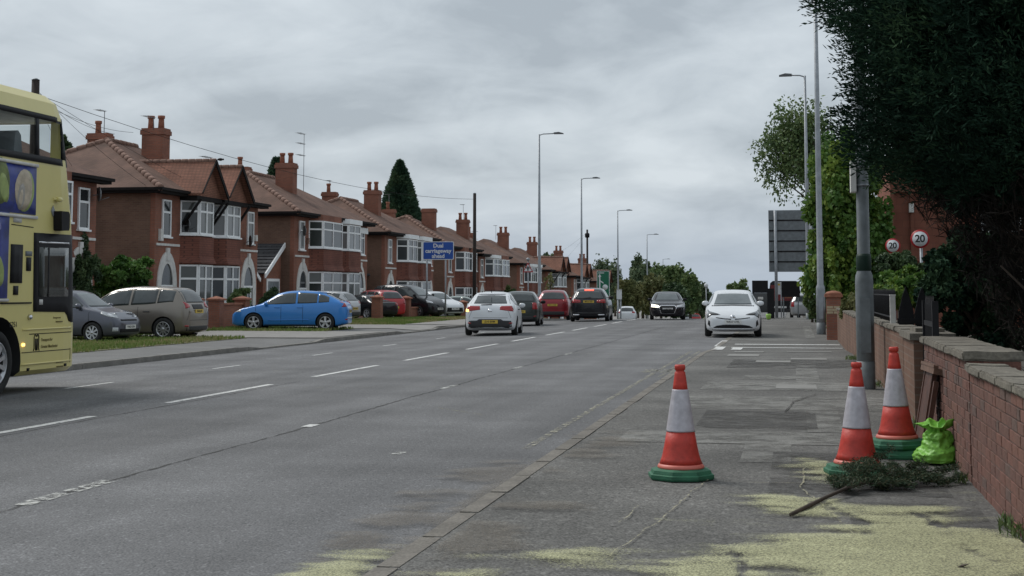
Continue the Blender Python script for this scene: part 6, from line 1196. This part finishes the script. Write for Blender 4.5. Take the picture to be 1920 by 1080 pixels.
# --- far left roadside mass
for i, (x0, x1, y0, y1, Y, mt, n, lab) in enumerate((
 (1113,1134,484,560,330,'dull',2200,'slim far poplar right of the junction-box pole'), (1132,1150,487,560,345,'dull',1800,'slim far poplar behind the green direction sign'), (1142,1164,490,560,320,'dull',1800,'slim far poplar left of the lamp column with the cabinet'),
 (1186,1206,476,560,300,'dull',2600,'tall pointed poplar above the roadside trees'), (1202,1222,490,560,290,'dull',2000,'shorter poplar beside the tall pointed poplar'),
 (1178,1232,503,585,215,'dull',5200,'dense grey-green roadside tree behind the lamp column'), (1216,1262,494,585,240,'mid',5200,'broad roadside tree rising over the oncoming black car'), (1244,1288,497,588,225,'mid',5200,'dark green roadside tree right of the oncoming black car'),
 (1276,1312,513,592,210,'mid',4200,'sloping roadside tree toward the globe lamp'), (1300,1328,532,594,220,'dull',2600,'low tree at the end of the roadside belt'), (1152,1200,528,592,165,'autumn',5200,'brownish hedge tree behind the white cabinet'),
 (1196,1248,516,590,185,'autumn',5200,'olive brown tree behind the oncoming black car'), (1238,1290,530,592,175,'hedge',4600,'dark hedge mass beside the far pale car'), (1318,1345,548,594,260,'dull',1800,'low far bushes between globe lamp and white liftback'))):
    pop = x1-x0 < 24 and y0 < 495; mass('poplar_tree' if pop else 'roadside_tree', lab, x0-3, x1+3, y0-2, y1+4, Y, mt, int(n*1.7), 0.62 if Y > 200 else 0.45, 9, 20+i, 0.2, fill=0.85, limbs=3)
mass('roadside_tree', 'round green tree behind the white liftback roof', 1357, 1410, 518, 585, 150, 'mid', 5000, 0.38, 6, 41, 0.2)
for i, (x0, x1, y0, y1, Y, lab) in enumerate(((1100,1170,552,592,330,'far tree line behind the braking car'), (1330,1480,556,590,420,'far tree line behind the white liftback'))): mass('far_tree', lab, x0, x1, y0, y1, Y, 'dull', 3000, 0.8, 7, 60+i, 0.2, limbs=2)
# --- open-branched tree and yellow-green tree on the right
base, L = lobes(1400, 1580, 172, 400, 88, 3.0, 18, 51, 0.62); dx = ony(1556, 500, 88).x - base[0]; base = (base[0]+dx, base[1], base[2]); L = [(l[0]-dx,) + l[1:] for l in L]
tree('ash_tree', 'open-branched tree overhanging the large grey sign', base, L, 9500, 0.23, 'mid', 0.16, limbs=34, seedv=51, aspect=0.5, droop=0.5)
base, L = lobes(1500, 1680, 225, 640, 57, 3.2, 16, 52, 0.5); L += [(-0.7,0,2.2,1.0,1,1.6),(0.3,0,1.6,1.3,1.1,1.5),(-0.2,0,4.6,1.2,1.1,1.6),(-0.3,0,6.3,1.0,1,1.2)]
tree('sycamore_tree', 'yellow-green leafy tree behind the tall pale lamp column', base, L, 56000, 0.18, 'lime', 0.2, aspect=0.75, droop=0.5, limbs=10, seedv=53)
mass('laurel_shrub', 'dark green shrub growing at the foot of the yellow-green tree', 1500, 1545, 545, 606, 66, 'mid', 3000, 0.2, 5, 54, 0.06, cat='shrub', group='garden shrubs')
base, L = lobes(1566, 1632, 543, 632, 39, 1.0, 7, 55); tree('berry_shrub', 'brown-leaved shrub spilling over the low pinkish wall', base, L, 7000, 0.09, 'autumn', 0.04, 'garden shrubs', 'shrub', seedv=55)
base, L = lobes(1630, 1775, 492, 600, 27, 1.2, 9, 56); tree('garden_shrub', 'light green shrubs behind the iron railing and gate', base, L, 9000, 0.10, 'lime', 0.04, 'garden shrubs', 'shrub', seedv=56)
base, L = lobes(1625, 1745, 455, 535, 30, 1.0, 7, 57); tree('evergreen_shrub', 'dark evergreen shrub below the two 20 signs', base, L, 14000, 0.08, 'hedge', 0.05, 'garden shrubs', 'shrub', seedv=57)
base, L = lobes(1700, 1960, 400, 690, 24, 1.5, 10, 58); tree('evergreen_shrub', 'black-green hedge deep behind the open gate', base, L, 26000, 0.09, 'leyl', 0.08, 'garden shrubs', 'shrub', seedv=58)
# --- the great dark conifer
def leylandii():
    t = thing('leylandii_tree', 'huge dark conifer overhanging the pavement and wall', 'conifer', (4.1, 15.6, 0.03))
    tab = [(0.4,1.6),(1.3,2.05),(1.7,2.3),(2.1,2.6),(2.45,2.95),(2.75,3.2),(3.1,3.45),(3.8,3.64),(5,3.6),(6.5,3.1),(8.5,2.2),(11,0.4)]
    N = 150000; z = 0.5 + 10.3*RNG.random(N)**1.25; an = RNG.random(N)*6.2832; rb = np.array([lerp_tab(tab, q) for q in z])
    lump = np.array([1 + 0.13*noise.noise((math.cos(q)*2.2, math.sin(q)*2.2, h*0.9)) + 0.07*noise.noise((math.cos(q)*7, math.sin(q)*7, h*2.6)) for q, h in zip(an, z)])
    dep = RNG.random(N)**0.6; r = rb*lump*(0.62 + 0.40*dep)
    P = np.stack([r*np.cos(an), r*np.sin(an)*0.92, z - 0.25*(1-dep)*0], 1)
    keep = ~((P[:,2] > 7.5) & (RNG.random(N) < 0.6)); P, an, dep = P[keep], an[keep], dep[keep]
    D = np.stack([np.cos(an)*0.9, np.sin(an)*0.9, 0.35 + 0*an], 1) + RNG.normal(size=(len(an),3))*0.4; D /= np.linalg.norm(D, axis=1, keepdims=True)
    cl = np.array([noise.fractal((x*1.1, y*1.1, h*1.1), 1, 2, 3) for x, y, h in P])
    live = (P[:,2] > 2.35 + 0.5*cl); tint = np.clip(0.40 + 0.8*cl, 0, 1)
    # each live point is a flat feathery spray of small leaflets along a drooping rib
    Pl, Dl, Tl = P[live], D[live], tint[live]; Sd = np.cross(Dl, RNG.normal(size=Dl.shape)); Sd /= np.linalg.norm(Sd, axis=1, keepdims=True); PP = []; DD = []; TT = []
    for k in range(8):
        u = k/7.0; sg = 1 if k % 2 else -1; off = 0.20*u*Dl + sg*0.035*(1-0.6*u)*Sd; off[:,2] -= 0.05*u*u
        PP.append(Pl + off); DD.append(Dl*0.8 + sg*0.7*Sd*(1-u)); TT.append(Tl)
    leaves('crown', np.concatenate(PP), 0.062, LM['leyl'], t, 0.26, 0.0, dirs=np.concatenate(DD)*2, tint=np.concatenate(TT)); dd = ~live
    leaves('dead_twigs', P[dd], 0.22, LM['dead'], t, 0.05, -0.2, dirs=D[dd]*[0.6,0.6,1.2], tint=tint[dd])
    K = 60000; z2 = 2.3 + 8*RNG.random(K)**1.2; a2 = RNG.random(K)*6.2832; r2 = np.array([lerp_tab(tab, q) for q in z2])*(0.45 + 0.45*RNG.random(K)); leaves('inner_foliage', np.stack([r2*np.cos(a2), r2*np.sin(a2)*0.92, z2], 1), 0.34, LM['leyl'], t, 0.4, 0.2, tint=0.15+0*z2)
    MB().tube([(0,0,-0.3),(0,0,3),(0,0,10.5)], [0.34, 0.24, 0.04], 10).build('trunk', 'bark', t); random.seed(5)
    for i in range(46):
        a = random.uniform(2.2, 5.6); z0 = random.uniform(0.1, 1.6); z1 = z0 + random.uniform(0.8, 2.2); rr = random.uniform(1.4, 2.6); m = 0.55
        MB().tube([(0.2*math.cos(a),0.2*math.sin(a),z0*0.6),(rr*m*math.cos(a),rr*m*math.sin(a),z0+(z1-z0)*0.35),(rr*math.cos(a+0.1),rr*math.sin(a+0.1),z1)], [0.045,0.028,0.008], 5).build('limb', 'bark', t)
leylandii()
# --- left: hedges and shrubs of the front gardens
base, L = lobes(122, 182, 435, 575, 51, 1.6, 8, 70); tree('hedge_shrub', 'dark tall hedge shrub right beside the bus front', base, L, 12000, 0.16, 'hedge', 0.07, 'garden shrubs', 'shrub', seedv=70)
base, L = lobes(150, 300, 474, 585, 54, 1.6, 15, 71); tree('laurel_hedge', 'bright green laurel hedge behind the silver people carrier', base, L, 24000, 0.17, 'laurel', 0.07, 'garden shrubs', 'hedge', aspect=0.7, seedv=71)
base, L = lobes(412, 478, 532, 600, 57, 1.4, 6, 72); tree('garden_shrub', 'leafy shrub growing over the brick pillars left of the blue car', base, L, 8000, 0.15, 'mid', 0.05, 'garden shrubs', 'shrub', seedv=72)
base, L = lobes(476, 535, 530, 600, 62, 1.4, 6, 73); tree('garden_shrub', 'dark shrub behind the blue car roof by the garage', base, L, 7000, 0.16, 'hedge', 0.05, 'garden shrubs', 'shrub', seedv=73)
base, L = lobes(838, 900, 556, 596, 95, 1.0, 5, 74); tree('garden_hedge', 'clipped green hedge left of the white hatchback', base, L, 4000, 0.18, 'mid', 0.05, 'garden shrubs', 'hedge', seedv=74)
base, L = lobes(935, 970, 530, 575, 128, 1.2, 5, 75); tree('garden_shrub', 'small green garden tree above the dark green hatchback', base, L, 2500, 0.25, 'mid', 0.06, 'garden shrubs', 'shrub', seedv=75)
base, L = lobes(1050, 1082, 553, 600, 105, 1.2, 5, 76); tree('garden_hedge', 'green hedge between the red crossover and the braking black car', base, L, 4000, 0.2, 'mid', 0.05, 'garden shrubs', 'hedge', seedv=76)
base, L = lobes(1018, 1046, 500, 575, 118, 1.0, 5, 77); tree('bare_tree', 'thin sparsely leaved street tree in front of a gabled pair', base, L, 260, 0.2, 'autumn', 0.07, 'roadside trees', 'tree', limbs=12, seedv=77)
# --- cut branch on the pavement, small weeds, leaves
def branch():
    random.seed(31); z = 0.10; a = onz(1483, 965, z+0.02); o = Vector((a.x, a.y, rz(a.y))); t = thing('cut_branch', 'cut conifer branch lying across the pavement with dark foliage', 'branch', o)
    G = lambda px, py, h: onz(px, py, z+h) - o
    main = [G(1483,965,0.02), G(1515,949,0.035), G(1545,934,0.03), G(1585,916,0.05), G(1630,902,0.06), G(1690,893,0.06), G(1760,893,0.03)]
    MB().tube(main, [0.013,0.014,0.012,0.012,0.010,0.007,0.003], 7).build('stem', 'bark', t); P = []; D = []
    def at_(path, q): i = q*(len(path)-1); k = min(int(i), len(path)-2); return path[k].lerp(path[k+1], i-k)
    def spray(s, d, ln, n):
        en = s + d*ln; en.z = max(0.012, en.z); m = s.lerp(en, 0.5) + Vector((random.gauss(0,0.015), random.gauss(0,0.02), random.uniform(-0.01,0.02)))
        MB().tube([s, m, en], [0.0035,0.0025,0.001], 4).build('twig', 'bark', t)
        for _ in range(n):
            w = random.random()**0.75; c = s.lerp(m, w*2) if w < 0.5 else m.lerp(en, w*2-1); sp = 0.006 + 0.03*w*(1.1-w)*2
            P.append(c + Vector((random.gauss(0,sp), random.gauss(0,sp), random.gauss(0,sp*0.6)+0.004))); D.append(d + Vector((random.gauss(0,0.5), random.gauss(0,0.5), random.gauss(0,0.3))))
    paths = [(main, 0.5, 1.0, 26)]
    for (q, px, py, h) in ((0.5,1600,872,0.12),(0.52,1660,850,0.17),(0.55,1560,902,0.05),(0.6,1720,872,0.12),(0.62,1700,912,0.03),(0.7,1790,880,0.07),(0.72,1805,900,0.03),(0.66,1640,880,0.12),(0.75,1770,908,0.02),(0.5,1572,912,0.03),(0.6,1650,915,0.02)):
        s0 = at_(main, q); e0 = G(px, py, h); md = s0.lerp(e0, 0.5) + Vector((random.gauss(0,0.02), random.gauss(0,0.03), 0.015)); pa = [s0, md, e0]; MB().tube(pa, [0.006,0.004,0.0015], 5).build('side_branch', 'bark', t); paths.append((pa, 0.25, 1.0, 9))
    for pa, q0, q1, n in paths:
        for k in range(n):
            q = q0 + (q1-q0)*(k+random.random())/n; s0 = at_(pa, min(q, 0.999)); ax = (pa[-1]-pa[0]).normalized(); sd = random.choice((-1,1)); pr = Vector((-ax.y, ax.x, 0))
            d = (ax*random.uniform(0.5,1.0) + pr*sd*random.uniform(0.2,0.9) + Vector((0,0,random.uniform(-0.05,0.35)))).normalized(); spray(s0, d, random.uniform(0.05, 0.17)*(1.15-q*0.5), random.randint(90, 190))
    leaves('foliage', [tuple(p) for p in P], 0.026, leafmat('cut sprays', (0.018,0.038,0.02), (0.034,0.068,0.032), (0.10,0.095,0.05), 0.7, 0.1), t, 0.2, 0, dirs=[tuple(d) for d in D])
branch()
def weeds(name, label, spots):
    P = []
    for x, y, r, n in spots:
        for _ in range(n): P.append((x+random.gauss(0,r), y+random.gauss(0,r*2), rz(y)+0.02+abs(random.gauss(0,0.03))))
    o = leaves(name, P, 0.07, LM['mid'], None, 0.2, 0, dirs=np.tile([0,0,1.2], (len(P),1))); kind(o, 'stuff'); tag(o, label, 'weeds')
weeds('wall_weeds', 'weeds and grass tufts along the foot of the garden wall', [(1.16,8.6,0.03,60),(1.17,9.0,0.02,40),(1.12,15.0,0.06,120),(1.1,17.2,0.05,140),(1.05,21.6,0.08,160),(1.12,24.5,0.05,120),(1.1,30,0.06,140),(1.14,11.0,0.02,30)])
MT['litterw'] = M('white litter', (0.7, 0.7, 0.68), 0.6, 0.1)
for (x, y), s_, m_ in (((1.14,11.15),0.025,'litterw'),((0.86,11.3),0.02,'litterw'),((0.5,11.35),0.02,'litterw')): 
    p = Vector((x, y, rz(y)+0.004)); tag(MB().add([(-s_,-s_,0),(s_,-s_*0.7,0.004),(s_*0.8,s_,0.02),(-s_*0.7,s_*0.9,0.006),(0,0,0.03)], [(0,1,4),(1,2,4),(2,3,4),(3,0,4),(3,2,1,0)]).build('litter_scrap', m_, None, p), 'tiny white scrap of litter near the cut branch', 'litter', 'litter scraps')
p = onz(1806, 1072, 0.1); tag(MB().add([(-0.03,0,0),(0,-0.018,0.012),(0.035,0,0.02),(0,0.018,0.012),(0,0,0.002)], [(0,1,4),(1,2,4),(2,3,4),(3,0,4),(0,3,2,1)]).build('fallen_leaf', 'bark', None, (p.x, p.y, rz(p.y)+0.02)), 'curled brown leaf on the sawdust', 'leaf')
b_ = Vector((-28.0, 66.0, 0)); p = ony(413, 299, 68.2)
tag(MB().lathe([(0.01,-0.16),(0.05,-0.1),(0.075,0.0),(0.06,0.08),(0.035,0.12),(0.05,0.16),(0.01,0.2)], 10, (0,0,0), 'x').build('bird', 'dark', None, p), 'dark bird perched on a roof aerial', 'bird')
